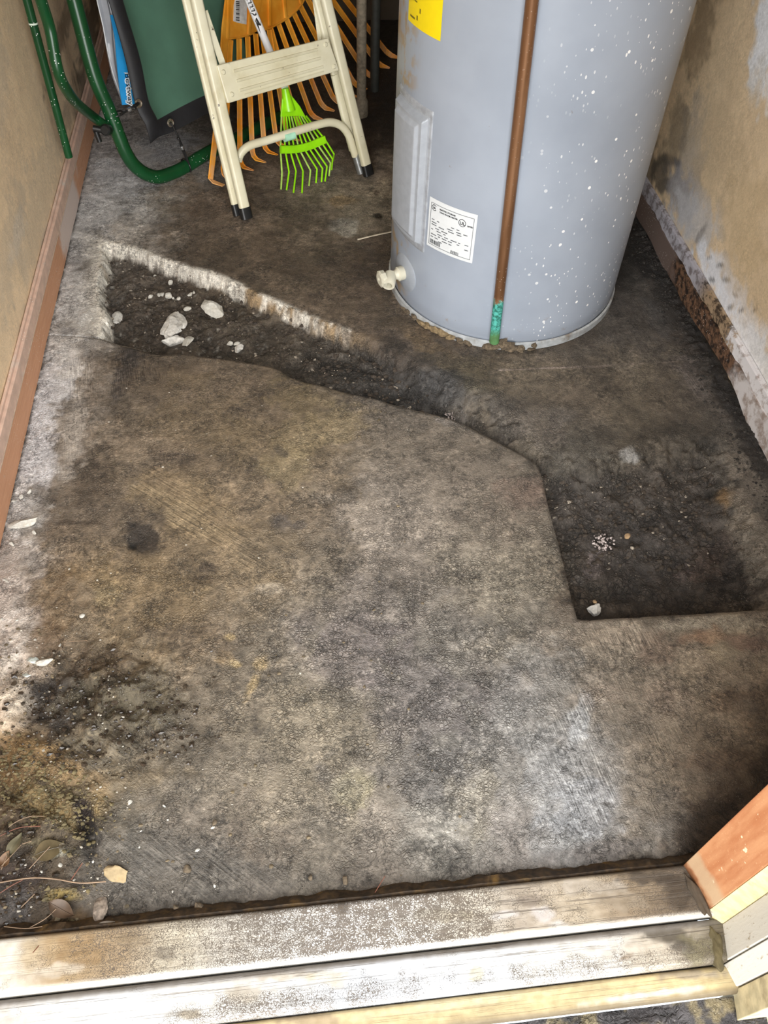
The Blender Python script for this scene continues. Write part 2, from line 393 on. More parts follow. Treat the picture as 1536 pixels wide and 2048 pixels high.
GRID = [ # photograph's colours of the ground, every 128 px, rows from y=256 down, with light and shade in them
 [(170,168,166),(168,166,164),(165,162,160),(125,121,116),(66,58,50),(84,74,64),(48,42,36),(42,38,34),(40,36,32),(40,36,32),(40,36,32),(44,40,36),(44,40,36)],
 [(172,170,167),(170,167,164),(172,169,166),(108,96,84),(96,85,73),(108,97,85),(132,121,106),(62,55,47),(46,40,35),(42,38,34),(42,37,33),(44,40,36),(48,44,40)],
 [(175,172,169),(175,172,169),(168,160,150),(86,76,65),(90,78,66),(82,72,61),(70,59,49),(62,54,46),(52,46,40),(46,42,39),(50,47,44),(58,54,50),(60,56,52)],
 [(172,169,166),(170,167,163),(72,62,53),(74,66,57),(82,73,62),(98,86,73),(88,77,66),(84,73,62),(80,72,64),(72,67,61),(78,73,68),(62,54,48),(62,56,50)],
 [(165,161,157),(152,146,139),(114,102,88),(110,97,82),(112,98,82),(98,87,72),(66,60,55),(68,65,61),(102,92,78),(93,83,71),(92,84,72),(80,74,68),(72,63,57)],
 [(165,161,158),(134,124,112),(118,105,89),(114,100,83),(112,99,82),(120,106,86),(122,112,99),(124,114,101),(104,96,85),(86,81,73),(86,78,67),(74,68,60),(112,106,98)],
 [(172,168,163),(112,100,86),(104,92,78),(120,105,84),(114,100,82),(112,100,85),(138,129,119),(134,124,112),(126,112,100),(72,66,59),(68,64,60),(74,68,62),(92,86,78)],
 [(164,154,144),(120,106,88),(124,108,86),(122,106,84),(120,106,86),(126,116,102),(126,117,107),(130,122,112),(134,126,112),(78,67,55),(62,56,51),(62,55,49),(62,54,47)],
 [(168,154,140),(114,100,82),(118,103,81),(112,98,80),(116,106,92),(122,114,104),(118,112,104),(124,118,110),(128,122,114),(122,112,100),(144,132,116),(132,119,102),(126,113,98)],
 [(152,132,110),(76,66,54),(86,75,59),(100,90,76),(113,103,89),(126,117,102),(123,116,107),(122,117,110),(132,128,124),(136,128,118),(124,112,98),(137,124,108),(112,98,82)],
 [(112,92,66),(106,91,67),(100,90,74),(99,91,79),(114,105,92),(124,114,100),(122,114,102),(116,112,106),(132,128,122),(152,150,147),(122,112,100),(106,93,79),(82,68,54)],
 [(78,66,50),(84,73,57),(92,86,76),(100,92,82),(110,100,88),(116,108,96),(122,114,104),(134,130,122),(132,126,120),(150,150,149),(128,121,112),(72,60,48),(60,48,38)],
 [(64,54,42),(72,62,50),(90,84,76),(96,90,82),(88,81,73),(98,91,81),(108,99,89),(112,104,94),(96,90,84),(80,70,58),(60,50,38),(50,40,30),(45,36,28)],
 [(60,50,38),(60,50,40),(70,60,50),(70,60,50),(66,58,48),(70,60,50),(72,62,52),(70,60,50),(60,52,44),(52,44,34),(44,36,28),(40,32,26),(40,32,26)]]
wu = U + 45 * n_mid + 30 * n_fin; wv = V_ + 38 * fbm(GX, GY, 20, 4, 12) + 20 * n_fin
for j_, i0, i1, k_ in ((1, 3, 8, 1.2), (2, 3, 8, 1.2), (3, 3, 8, 1.15), (3, 8, 13, 1.15), (4, 8, 13, 1.12), (8, 11, 13, 1.15), (9, 11, 13, 1.12)):  # floor tones lightened at back and right where light falls short
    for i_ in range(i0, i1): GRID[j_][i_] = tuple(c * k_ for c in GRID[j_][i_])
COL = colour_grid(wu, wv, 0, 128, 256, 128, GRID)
MSK = np.zeros(COL.shape); MSK[..., 0] = .35; MSK[..., 1] = .62; MSK[..., 2] = .5
# crackled area of the front slab, brushed areas, wet areas with a painted sheen
nzb = n_blob * 1.0 + fbm(GX, GY, 42, 4, 33) * .8 + n_fin * .3
mot = fbm(GX, GY, 75, 4, 35); mot2 = fbm(GX, GY, 17, 5, 36)
COL *= np.clip(1 + .36 * mot + .30 * mot2 + .22 * np.tanh(7 * (fbm(GX, GY, 11, 5, 46) - .08)) * .5 + .16 * np.tanh(9 * fbm(GX, GY, 24, 5, 47)) * .6, .3, 2.1)[..., None]
BL = [
 (800,1350,420,330,0,None,1,(.75,.60,None)), (1010,1130,150,180,20,(140,131,116),.5,(1,.62,None)), (880,940,260,130,10,(132,122,110),.35,(.5,.66,None)),
 (600,1500,160,160,0,(134,124,106),.45,(.7,.6,None)), (720,1570,45,40,0,(170,160,128),.6), (640,870,90,45,-20,(150,134,102),.55,(.6,.7,None)), (590,800,70,40,20,(134,118,88),.4),
 (560,940,60,45,0,(140,126,96),.5), (500,870,70,70,0,(124,108,84),.5), (780,1040,110,70,0,(150,140,128),.5,(.7,.6,None)), (1050,980,60,45,0,(126,106,94),.5),
 (730,1230,150,80,-10,(122,114,108),.45,(1,.6,None)), (840,1380,110,90,0,(104,98,98),.5,(1,.6,None)), (700,1310,90,90,0,(112,104,102),.5,(1,.6,None)),
 (840,1550,170,60,0,(106,102,100),.45,(.9,.55,None)), (960,1600,60,80,20,(158,150,134),.5,(1,.6,None)),
 (1230,1420,130,240,5,(122,112,98),.5,(.15,.55,1)), (1290,1560,100,150,0,(120,108,92),.5,(.1,.55,1)), (1170,1540,110,150,0,(142,142,142),.4,(.1,.34,.95)),
 (1110,1560,70,120,10,(146,146,146),.5,(.2,.4,.9)), (1170,1620,90,60,0,(150,152,156),.45,(.1,.30,.9)), (1090,1400,70,120,10,(134,132,128),.5,(.3,.5,.9)), (1160,1440,25,70,10,(170,172,174),.6,(.1,.4,1)),  # pale greys paint the wet slab's sky reflection into its colour
 (1200,1700,120,22,-6,(98,92,88),.7,(.2,.5,.8)), (1470,1250,90,60,0,(150,136,118),.6), (1440,1340,110,80,0,(152,136,114),.5), (1470,1450,90,80,0,(140,122,100),.5), (1360,1480,90,120,0,(136,122,104),.4), (1430,1665,130,40,-15,(74,62,50),.6,(.1,.6,0)), (1480,1390,70,30,0,(108,88,70),.6,(.1,.6,0)), (1440,1520,90,20,-5,(98,80,64),.6,(.1,.6,0)),  # dark brown spot by the jamb paints its shadow into the slab
 (1450,1300,60,60,0,(156,142,118),.5), (1390,1250,120,14,-2,(178,168,150),.5), (1260,1270,80,30,0,(150,136,120),.5,(0,.6,1)), (1395,1275,40,22,0,(150,112,84),.5), (1330,1300,50,40,0,(116,96,82),.5),
 (1380,1350,50,60,0,(146,132,112),.5,(.6,.6,None)), (1210,1390,60,40,0,(134,120,106),.5,(1,.6,None)), (1330,1390,60,45,0,(128,112,98),.6,(1,.6,None)), (1500,1290,40,20,0,(120,92,80),.6),
 # left part of the slab
 (400,1030,190,60,28,(128,111,86),.6,(.05,.6,0)), (330,1010,120,30,30,(140,124,98),.5,(0,.6,0)), (470,1090,100,35,25,(126,110,86),.5,(0,.6,0)),
 (285,1075,38,34,20,(48,42,37),.92,(.4,.7,None)), (263,1088,14,12,0,(20,17,15),.95), (240,765,18,55,6,(62,58,56),.8,(0,.6,1)), (285,740,45,40,10,(78,70,62),.7,(0,.6,1)), (262,730,16,40,8,(54,51,50),.7,(0,.6,1)),
 (180,960,60,75,0,(86,75,63),.8,(.6,.7,None)), (175,780,45,110,4,(116,104,90),.5,(0,.6,1)), (140,850,35,190,8,(142,132,120),.5,(0,.6,.9)), (85,920,30,120,8,(172,168,167),.7), (115,760,45,60,0,(176,172,170),.7), (150,690,60,20,0,(170,164,156),.6),
 (60,1010,45,45,0,(172,167,160),.8), (130,1060,80,22,0,(118,103,86),.6), (150,1046,60,8,3,(62,52,42),.8), (410,1132,26,14,0,(72,62,52),.8), (405,1160,20,10,0,(66,54,44),.8), (480,818,12,8,0,(56,48,40),.8), (560,905,16,9,30,(80,72,62),.7),
 (565,1045,22,16,0,(84,78,74),.7), (600,1050,18,10,0,(80,74,70),.6), (320,910,30,22,0,(92,80,68),.6,(.8,.7,None)), (365,915,30,18,0,(94,82,70),.6,(.8,.7,None)),
 (330,770,90,50,0,(106,92,76),.4), (400,830,120,70,0,(118,103,80),.4), (215,1190,35,28,0,(170,152,116),.55,(.8,.5,None)), (200,1150,60,40,0,(130,112,84),.5,(.5,.35,None)), (110,1200,80,80,0,(120,100,74),.5,(.4,.35,None)),
 (20,1180,50,120,0,(178,166,156),.85,(.4,.6,None)), (60,1120,35,45,0,(176,168,160),.6), (30,1330,60,80,0,(188,174,160),.85,(.5,.55,None)), (15,1420,45,70,0,(186,168,146),.8), (95,1280,50,35,0,(112,92,70),.6),
 (200,1330,110,45,15,(92,78,62),.7,(.2,.16,None)), (120,1420,75,70,0,(52,47,42),.9,(.6,.45,None)), (80,1400,45,45,0,(44,38,34),.9,(.5,.5,None)), (220,1420,110,70,-10,(84,76,60),.8,(.2,.14,None)), (290,1400,90,70,0,(96,88,72),.6,(.2,.16,None)),
 (190,1500,130,40,-12,(92,84,70),.7,(.1,.18,0)), (60,1500,70,35,30,(146,120,82),.85,(.5,.5,None)), (110,1540,80,28,22,(140,116,82),.8,(.4,.5,None)), (20,1540,35,40,0,(96,72,38),.8), (260,1560,140,20,-10,(120,106,84),.5,(0,.35,0)),
 (100,1620,90,40,10,(124,104,66),.75,(.8,.5,None)), (170,1640,18,50,-20,(34,22,20),.95), (178,1690,14,40,5,(30,20,18),.9), (40,1650,45,40,0,(72,58,42),.8), (80,1700,60,28,-10,(112,104,78),.6), (120,1705,45,10,0,(168,166,150),.6),
 (40,1740,60,50,0,(52,40,34),.8), (30,1820,60,45,0,(82,80,80),.6), (115,1790,36,14,-8,(158,138,84),.85), (300,1720,200,60,-3,(90,86,80),.6,(.1,.34,0)), (450,1770,160,40,-5,(92,87,80),.6,(.1,.38,0)), (130,1860,60,30,0,(88,66,36),.7),
 (460,1275,14,9,0,(196,172,126),.9,(1,.6,None)), (445,1318,28,16,-10,(150,128,96),.7,(1,.6,None)), (475,1330,18,10,20,(196,174,132),.85,(1,.6,None)), (520,1330,28,18,0,(178,156,118),.85,(1,.6,None)), (505,1370,14,35,25,(168,146,106),.8,(1,.6,None)),
 (550,1180,28,12,0,(172,160,142),.6), (590,1200,30,12,30,(164,152,134),.5), (620,1225,24,12,-30,(78,72,66),.6), (430,1640,22,16,0,(70,64,56),.7), (620,1755,14,9,0,(48,45,42),.8), (688,1762,8,12,-20,(46,44,42),.8), (1215,1606,9,5,0,(56,52,48),.8),
 (560,1100,120,40,10,(108,98,84),.4), (380,1260,130,50,20,(102,88,72),.5), (330,1190,120,60,20,(130,112,84),.45,(.8,.55,None)), (450,1400,90,80,0,(112,102,88),.4,(.5,.6,None)),
 # soil by the heater and the right-hand pit
 (640,690,80,30,20,(64,58,48),.6), (760,745,110,30,20,(58,56,54),.6), (870,770,80,30,20,(66,66,67),.6), (950,760,60,30,20,(104,96,78),.6,(1,.7,None)), (920,730,70,25,10,(112,100,80),.5,(.9,.7,None)), (1010,830,60,30,30,(84,80,76),.6,(1,.7,None)),
 (905,830,26,18,0,(150,142,134),.7,(1,.6,None)), (1090,860,60,40,40,(110,102,94),.5,(.8,.7,None)), (1120,830,40,25,0,(140,132,124),.5), (1260,905,26,10,0,(150,148,144),.7), (1090,760,90,35,-3,(114,104,88),.4,(.3,.7,None)), (1150,800,120,50,0,(90,82,72),.4), (1350,800,80,50,20,(94,84,72),.4,(0,.7,1)),
 (1180,1000,100,60,40,(64,58,55),.5,(1,.75,None)), (1205,1085,24,26,0,(176,160,156),.75,(1,.5,None)), (1385,1105,26,18,0,(160,140,134),.6,(1,.5,None)), (1170,1125,14,8,0,(170,160,152),.7), (1300,1060,150,80,0,(64,61,60),.4,(1,.75,None)), (1440,1090,40,40,0,(104,82,68),.5), (1250,1200,200,20,-2,(44,34,24),.7),  # dark strip along the slab edge paints its shadow on the soil
 (1455,985,22,30,0,(150,120,82),.6), (1480,1000,20,60,-20,(150,138,122),.6), (1510,1080,30,70,-20,(140,130,116),.6), (1480,880,50,50,30,(112,104,94),.5,(0,.7,1)), (1500,960,40,60,-20,(136,126,114),.6),
 (1330,600,30,60,-30,(38,36,35),.7), (1400,690,25,90,-30,(34,31,29),.85), (1460,810,20,100,-30,(40,36,33),.85), (1510,920,14,60,-30,(44,38,34),.8), (1310,640,20,60,-28,(96,95,94),.5), (1390,760,20,80,-28,(112,104,100),.5,(0,.7,1)), (1290,520,22,60,-28,(30,27,25),.8),
 (1180,930,40,12,-10,(58,52,44),.6), (1210,870,20,22,30,(66,60,52),.6), (1280,650,110,60,20,(74,69,65),.5,(0,.6,1)),
 # back slab, left and centre
 (300,320,70,50,0,(176,175,175),.6), (240,400,80,40,0,(176,174,172),.5), (330,410,40,25,20,(122,112,96),.4), (420,420,60,40,0,(96,80,66),.5), (430,500,90,40,10,(84,72,60),.4), (330,460,50,30,0,(96,84,70),.5,(.6,.8,None)),
 (690,340,50,40,0,(112,102,86),.5,(.6,.7,None)), (720,420,45,50,0,(140,130,112),.6,(.5,.7,None)), (684,455,26,18,0,(172,166,154),.7,(.8,.7,None)), (680,400,30,14,0,(140,112,74),.5), (755,432,10,8,0,(38,26,18),.95), (752,385,10,6,0,(70,52,44),.7),
 (610,440,60,40,0,(66,56,48),.6), (700,560,90,60,10,(74,63,54),.5), (640,560,90,30,20,(96,84,72),.4), (560,520,60,30,15,(82,70,58),.5), (780,620,60,40,30,(94,82,68),.5), (820,660,50,18,25,(106,90,70),.5), (650,340,30,30,0,(120,116,108),.4),
 (740,290,60,30,0,(56,48,42),.6), (550,400,80,30,0,(78,68,58),.4), (600,345,30,30,0,(112,104,96),.4), (425,340,50,40,0,(150,147,144),.4), (460,380,60,20,0,(92,82,72),.5),
 (215,517,10,8,0,(90,80,68),.6), (195,487,12,8,30,(72,64,56),.8,(.8,.8,None)), (176,527,12,10,0,(64,58,52),.85), (165,535,20,5,-20,(74,68,60),.7), (160,575,24,8,0,(205,200,190),.7), (150,630,50,50,0,(176,170,158),.5),
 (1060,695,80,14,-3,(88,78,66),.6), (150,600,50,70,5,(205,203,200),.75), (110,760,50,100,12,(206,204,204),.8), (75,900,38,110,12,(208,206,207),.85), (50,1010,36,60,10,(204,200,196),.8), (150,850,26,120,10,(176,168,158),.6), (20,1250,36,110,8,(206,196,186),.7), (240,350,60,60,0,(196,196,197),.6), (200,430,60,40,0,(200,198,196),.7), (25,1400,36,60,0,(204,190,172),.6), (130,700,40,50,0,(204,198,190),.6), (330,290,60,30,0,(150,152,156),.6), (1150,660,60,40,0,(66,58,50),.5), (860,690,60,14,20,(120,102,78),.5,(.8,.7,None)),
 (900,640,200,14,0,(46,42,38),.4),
]
blob(COL, U, V_, BL, nzb, MSK)
# dirty trench soil
soilc = colour_grid(U + 60 * n_mid, V_ + 40 * n_fin, 180, 340, 480, 250, [[(58,50,42),(66,58,48),(72,68,62),(70,64,58),(90,84,78)], [(54,47,39),(58,52,44),(64,62,60),(66,61,57),(72,66,60)], [(54,47,39),(54,48,42),(58,54,50),(64,59,55),(62,56,52)], [(48,40,32),(48,40,34),(52,44,38),(52,44,36),(50,42,36)]])
soilc = 1.45 * soilc * (1 + .5 * n_fin + .4 * n_mid + .9 * fbm(GX, GY, 34, 5, 15))[..., None].clip(.4, 2)
ws = (trench > .62)
COL *= np.clip(1 + .22 * fbm(GX, GY, 130, 2, 37) + .18 * fbm(GX, GY, 28, 4, 38), .4, 1.7)[..., None]
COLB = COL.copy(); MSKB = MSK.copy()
k = sstep(.35, .85, trench)[..., None] * np.where(U < 900, .85, .55)[..., None]
COLB = COLB * (1 - k) + soilc * k
MSKB[..., 1] = np.where(ws, .78, MSKB[..., 1]); MSKB[..., 0] = np.where(ws & (U > 600), .9, MSKB[..., 0])
# white chalky broken face of the old slab
fw = np.where(inT & (U < 800), (1 - sstep(.55, .95, trench + n_fin * .25)), 0) * (1 - sstep(560, 790, U)) * (V_ < 690)
rim = np.where(~inT & (dT < .030), np.exp(-((dT / .007) ** 2)), 0) * (1 - sstep(600, 780, U)) * (dF < 0)
leftw = np.where(~inT & (dT < .08) & (U < 203), np.exp(-(dT / .035) ** 2), 0) * (dF < 0)
fw = np.clip(fw * (1.25 + 1.6 * fbm(GX, GY, 90, 4, 41)), 0, 1); rim = np.clip(rim * (1.2 + 2 * mot), 0, 1)
stain = sstep(.05, .5, n_mid + .3 * n_fin + .55 * sstep(380, 620, U) - .25)[..., None]
wcol = lin((222, 216, 204)) * (1 - stain) + lin((150, 128, 98)) * stain
k = np.clip(fw + rim * .8 + leftw * .75, 0, 1)[..., None]
COLB = COLB * (1 - k) + wcol * k
# thin white filled joint lines
for (a, b, wd, rgb) in ((fl(1000, 741), fl(1215, 731), .0022, (165, 150, 140)), (fl(1215, 731), fl(1410, 722), .0014, (130, 118, 108)), (fl(152, 463), fl(212, 482), .003, (210, 206, 200)), (fl(60, 590), fl(150, 572), .003, (205, 200, 192))):
    d, _, _ = pdist(GX, GY, [tuple(a[:2]), tuple(b[:2])])
    w = np.exp(-((d + j1 * .25) / wd) ** 2)[..., None] * np.clip(.75 + n_fin, 0, 1)[..., None]
    COLB = COLB * (1 - w) + lin(rgb) * w
# edge of the right-hand slab gets a gritty dark skirt at the wall
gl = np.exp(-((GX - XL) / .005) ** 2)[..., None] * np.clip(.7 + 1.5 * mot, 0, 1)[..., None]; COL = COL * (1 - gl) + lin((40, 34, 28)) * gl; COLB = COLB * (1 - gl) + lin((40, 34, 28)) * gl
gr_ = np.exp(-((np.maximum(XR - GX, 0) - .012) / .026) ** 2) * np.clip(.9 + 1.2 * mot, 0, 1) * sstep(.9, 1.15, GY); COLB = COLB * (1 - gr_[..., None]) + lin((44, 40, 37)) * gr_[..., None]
# relief
zf = .0016 * n_mid + .0008 * n_fin + .0035 * n_big
def bump_at(x, y, rx, ry, h, dg=0):
    a = R_(dg); du, dv = U - x, V_ - y
    p = (du * cos(a) + dv * sin(a)) / rx; q = (-du * sin(a) + dv * cos(a)) / ry
    return h * np.exp(-(p * p + q * q))
lum = fbm(GX, GY, 34, 4, 21)
rg_ = np.abs(fbm(GX, GY, 26, 3, 23))
zf += bump_at(220, 1400, 150, 110, 1) * (.030 * lum + .016 * rg_ + .006 * fbm(GX, GY, 75, 3, 25)) + bump_at(70, 1650, 150, 120, 1) * (.016 * lum + .006 * n_fin + .004)
zf += bump_at(240, 1360, 60, 30, .008, 10) + bump_at(300, 1420, 70, 30, .006, 20) - bump_at(90, 1410, 50, 45, .014) - bump_at(175, 1660, 16, 70, .016, -14) + bump_at(110, 1540, 90, 25, .006, 22)
zf += bump_at(130, 1180, 90, 60, .004) * (1 + lum) + bump_at(20, 1300, 60, 200, 1) * .006 * (lum + .4)
zf -= bump_at(285, 1075, 38, 32, .006) + bump_at(263, 1088, 12, 10, .007) + bump_at(180, 950, 60, 60, 1) * .003 * np.abs(lum)
zf += bump_at(180, 1010, 60, 28, .003) + bump_at(800, 1350, 350, 260, 1) * .0007 * fbm(GX, GY, 180, 2, 31)
zf += bump_at(1160, 1665, 50, 14, .006, -5) * (.5 + lum) - bump_at(1215, 1606, 9, 5, .004)
zf -= .012 * (1 - sstep(.30, .345, GY)) - .0
zf = zf - .004 * (1 - sstep(0, .006, dF))
crust = fbm(GX, GY, 34, 5, 15) * 1.3; clod = np.abs(fbm(GX, GY, 55, 3, 17))
zb = .0014 * n_mid + .0008 * n_fin + .003 * n_big
Dp = .043 + .010 * right + .012 * sstep(1000, 1150, U) * sstep(950, 1150, V_)
zb = zb + (trench * (1 - trench)) * 4 * .006 * fbm(GX, GY, 110, 3, 19) * (U < 800) - trench * Dp + trench * (.010 * crust + .006 * clod + .010 * n_big)
zb += gr_ * (.006 + .010 * fbm(GX, GY, 70, 4, 27))
zb += bump_at(920, 780, 110, 40, .018, 20) + bump_at(420, 640, 90, 30, .008)
zb = np.where(dF > STEP * .8, np.minimum(zb, -.040), zb)
zb = np.where(dF > .010, -.055, zb)
floor = thing('floor', None, None, kind='structure')
def keepmask(M): return M[:-1, :-1] & M[:-1, 1:] & M[1:, 1:] & M[1:, :-1]
def anymask(M): return M[:-1, :-1] | M[:-1, 1:] | M[1:, 1:] | M[1:, :-1]
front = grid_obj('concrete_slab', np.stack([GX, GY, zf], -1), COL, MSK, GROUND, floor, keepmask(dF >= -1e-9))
front['label'] = 'smooth stained front concrete slab with a clean cut edge'
soilmask = keepmask(trench > .80) & ~keepmask((dF > .02)) & keepmask((U > 190))
backmask = ~keepmask(dF > .02) & ~soilmask
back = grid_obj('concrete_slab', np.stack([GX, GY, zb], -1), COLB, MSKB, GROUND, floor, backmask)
back['label'] = 'old rear concrete slab with white broken edge'
soil = grid_obj('soil_bed', np.stack([GX, GY, zb], -1), COLB, MSKB, SOIL, floor, soilmask)
soil['label'] = 'dark crumbly soil exposed in the broken trench'; soil['kind'] = 'stuff'
# vertical cut edge of the front slab
EV = []; EF = []
fine_e = []
for (a, b) in zip(FE[1:-1], FE[2:]):
    n = max(1, int(math.dist(a, b) / .012))
    for i in range(n): fine_e.append((a[0] + (b[0] - a[0]) * i / n, a[1] + (b[1] - a[1]) * i / n))
for i, (x, y) in enumerate(fine_e):
    EV += [(x, y, -.0045), (x + random.uniform(-.002, .002), y - .002, -.025), (x, y - .004, -.058)]
    if i: EF += [(3 * i - 3, 3 * i, 3 * i + 1, 3 * i - 2), (3 * i - 2, 3 * i + 1, 3 * i + 2, 3 * i - 1)]
mk('slab_edge', (EV, EF), plain('slab_edge_concrete', (96, 86, 74), .9, sc=90, dirt=(52, 44, 36), bump=.5), floor)
sub = box(((XL + XR) / 2, 1.82, -.135), (XR - XL + .3, 3.1, .07)); mk('subsoil', sub, plain('subsoil_earth', (58, 48, 38), .95), floor)

# ------------------------------------------------------------ walls
def wall_grid(name, side, ya, yb, colf, mskf=None):
    x = XL - .014 if side < 0 else XR + .014
    ys = np.concatenate([np.arange(ya, 2.6, .006), np.arange(2.6, yb + .05, .05)]); zs = np.concatenate([np.arange(-.06, .95, .006), np.linspace(1.0, HC, 12)])
    Yg, Zg = np.meshgrid(ys, zs)
    X = np.full_like(Yg, x); X += -side * .0012 * fbm(Yg, Zg, 14, 3, 44)
    P = np.stack([X, Yg, Zg], -1); u, v = plane_uv(P); n1 = fbm(Yg, Zg, 7, 4, 51); n2 = fbm(Yg, Zg, 45, 4, 52)
    col, msk = colf(u, v, n1, n2, Yg, Zg)
    return tag(grid_obj(name, P, col, msk, WALLM, None, flip=(side < 0)), kind='structure')
def left_col(u, v, n1, n2, Y, Z):
    vis = (Z < 1.1)
    c = np.broadcast_to(lin((230, 205, 170)), u.shape + (3,)).copy() * (1 + .10 * n1 + .05 * n2)[..., None]
    m = np.zeros(c.shape); m[..., 0] = .05; m[..., 1] = .75; m[..., 2] = .5
    blob(c, u, v, [(20, 500, 30, 160, 8, (202, 184, 158), .6), (35, 470, 14, 60, 10, (214, 204, 190), .5), (80, 400, 40, 200, 12, (200, 184, 160), .4), (0, 150, 20, 120, 0, (206, 190, 168), .5),
                   (125, 60, 14, 120, 14, (126, 108, 88), .7), (150, 200, 22, 90, 14, (148, 130, 108), .5), (180, 60, 20, 120, 10, (96, 84, 70), .8), (110, 480, 26, 100, 12, (206, 196, 184), .4), (60, 640, 30, 60, 14, (196, 180, 156), .4), (175, 180, 20, 60, 14, (130, 118, 104), .5)], n2)
    return c, m
def right_col(u, v, n1, n2, Y, Z):
    c = np.broadcast_to(lin((212, 188, 154)), u.shape + (3,)).copy() * (1 + .10 * n1 + .05 * n2)[..., None]
    m = np.zeros(c.shape); m[..., 0] = .08; m[..., 1] = .75; m[..., 2] = .5
    blob(c, u, v, [(1530, 60, 26, 150, 8, (232, 234, 238), .95), (1512, 170, 16, 60, 14, (214, 208, 200), .6), (1540, 180, 16, 40, 8, (236, 236, 236), .7), (1380, 330, 30, 170, 6, (168, 158, 146), .7), (1400, 60, 30, 110, 10, (132, 112, 88), .6), (1350, 280, 22, 120, 10, (120, 108, 92), .6),
                   (1365, 390, 34, 70, -14, (150, 148, 152), .8), (1320, 350, 20, 50, 0, (92, 84, 74), .8), (1340, 320, 20, 12, 20, (80, 74, 68), .6), (1395, 440, 50, 80, -20, (192, 190, 190), .75), (1430, 540, 40, 60, -30, (222, 224, 230), .9), (1460, 600, 45, 60, -30, (226, 228, 234), .9), (1500, 680, 46, 70, -30, (228, 228, 230), .9),
                   (1540, 740, 40, 80, -30, (226, 224, 222), .9), (1400, 470, 5, 30, 30, (110, 106, 104), .6), (1440, 530, 9, 7, 0, (80, 78, 78), .8), (1425, 560, 8, 5, 20, (70, 66, 64), .7), (1452, 560, 10, 6, 0, (96, 92, 90), .8), (1470, 590, 7, 4, 30, (84, 80, 78), .7), (1483, 620, 10, 4, -25, (78, 74, 72), .8), (1460, 615, 9, 5, -40, (96, 92, 90), .7), (1478, 578, 6, 3, -30, (90, 86, 84), .7),
                   (1418, 515, 7, 3, -30, (96, 92, 90), .7), (1500, 560, 60, 110, -20, (196, 172, 138), .5), (1440, 300, 60, 140, 0, (190, 168, 136), .5), (1490, 450, 50, 120, 0, (192, 168, 130), .5), (1300, 330, 20, 60, 0, (74, 68, 60), .7), (1415, 600, 20, 50, -30, (214, 212, 210), .6), (1510, 620, 8, 3, -30, (120, 104, 88), .7)], n2)
    return c, m
wall_left = wall_grid('wall_left', -1, .30, YB, left_col)
wall_right = wall_grid('wall_right', 1, .30, YB, right_col)
BACKM = plain('dark_back_wall', (74, 64, 52), .85, sc=8)
tag(mk('wall_back', box(((XL + XR) / 2, YB + .05, HC / 2 - .05), (XR - XL + .3, .1, HC + .1)), BACKM), kind='structure')
tag(mk('ceiling', box(((XL + XR) / 2, YB / 2 + .1, HC + .03), (XR - XL + .3, YB + .1, .06)), plain('ceiling_paint', (205, 196, 180), .9)), kind='structure')
EXTW = plain('outer_wall_paint', (172, 164, 150), .8, dirt=(150, 138, 118))
tag(mk('wall_front', merge(box((.935, .25, 1.10), (.69, .10, 2.5)), box((.2, .25, 2.26), (1.7, .11, .35)), box((XL - .10, .25, 1.15), (.16, .11, 2.6))), EXTW), kind='structure')
tag(mk('ground', box((0, -2.93, -.16), (9, 6.1, .1)), plain('path_concrete', (146, 139, 128), .95, var=.2, sc=60, bump=.6)), kind='structure')

# baseboards
WOODL = plain('brown_baseboard_paint', (158, 118, 92), .6, sc=30, var=.22, dirt=(196, 186, 176), dirt_amt=.35, specks=140)
WOODT = plain('pinkish_baseboard_cap', (206, 176, 158), .6, sc=40, var=.12, dirt=(200, 190, 180), dirt_amt=.3, specks=140)
def baseboard(name, x, side, y0, y1, mats, h=.105, hole=None):
    t = thing(name, None, None, (x, (y0 + y1) / 2, 0), kind='structure')
    d = side  # +1: board faces +x (left wall)
    mk('board_face', box((x - d * .007, (y0 + y1) / 2, h * .31), (.014, y1 - y0, h * .66)), mats[0], t, bevel=.001)
    mk('board_cap', merge(box((x - d * .0055, (y0 + y1) / 2, h * .80), (.011, y1 - y0, h * .30)), box((x - d * .009, (y0 + y1) / 2, h * .97), (.006, y1 - y0, .012))), mats[1], t, bevel=.0015)
    mk('quirk_line', box((x - d * .0068, (y0 + y1) / 2, h * .645), (.0148, y1 - y0, .002)), plain('pale_quirk_paint', (190, 170, 150), .6), t)
    return t
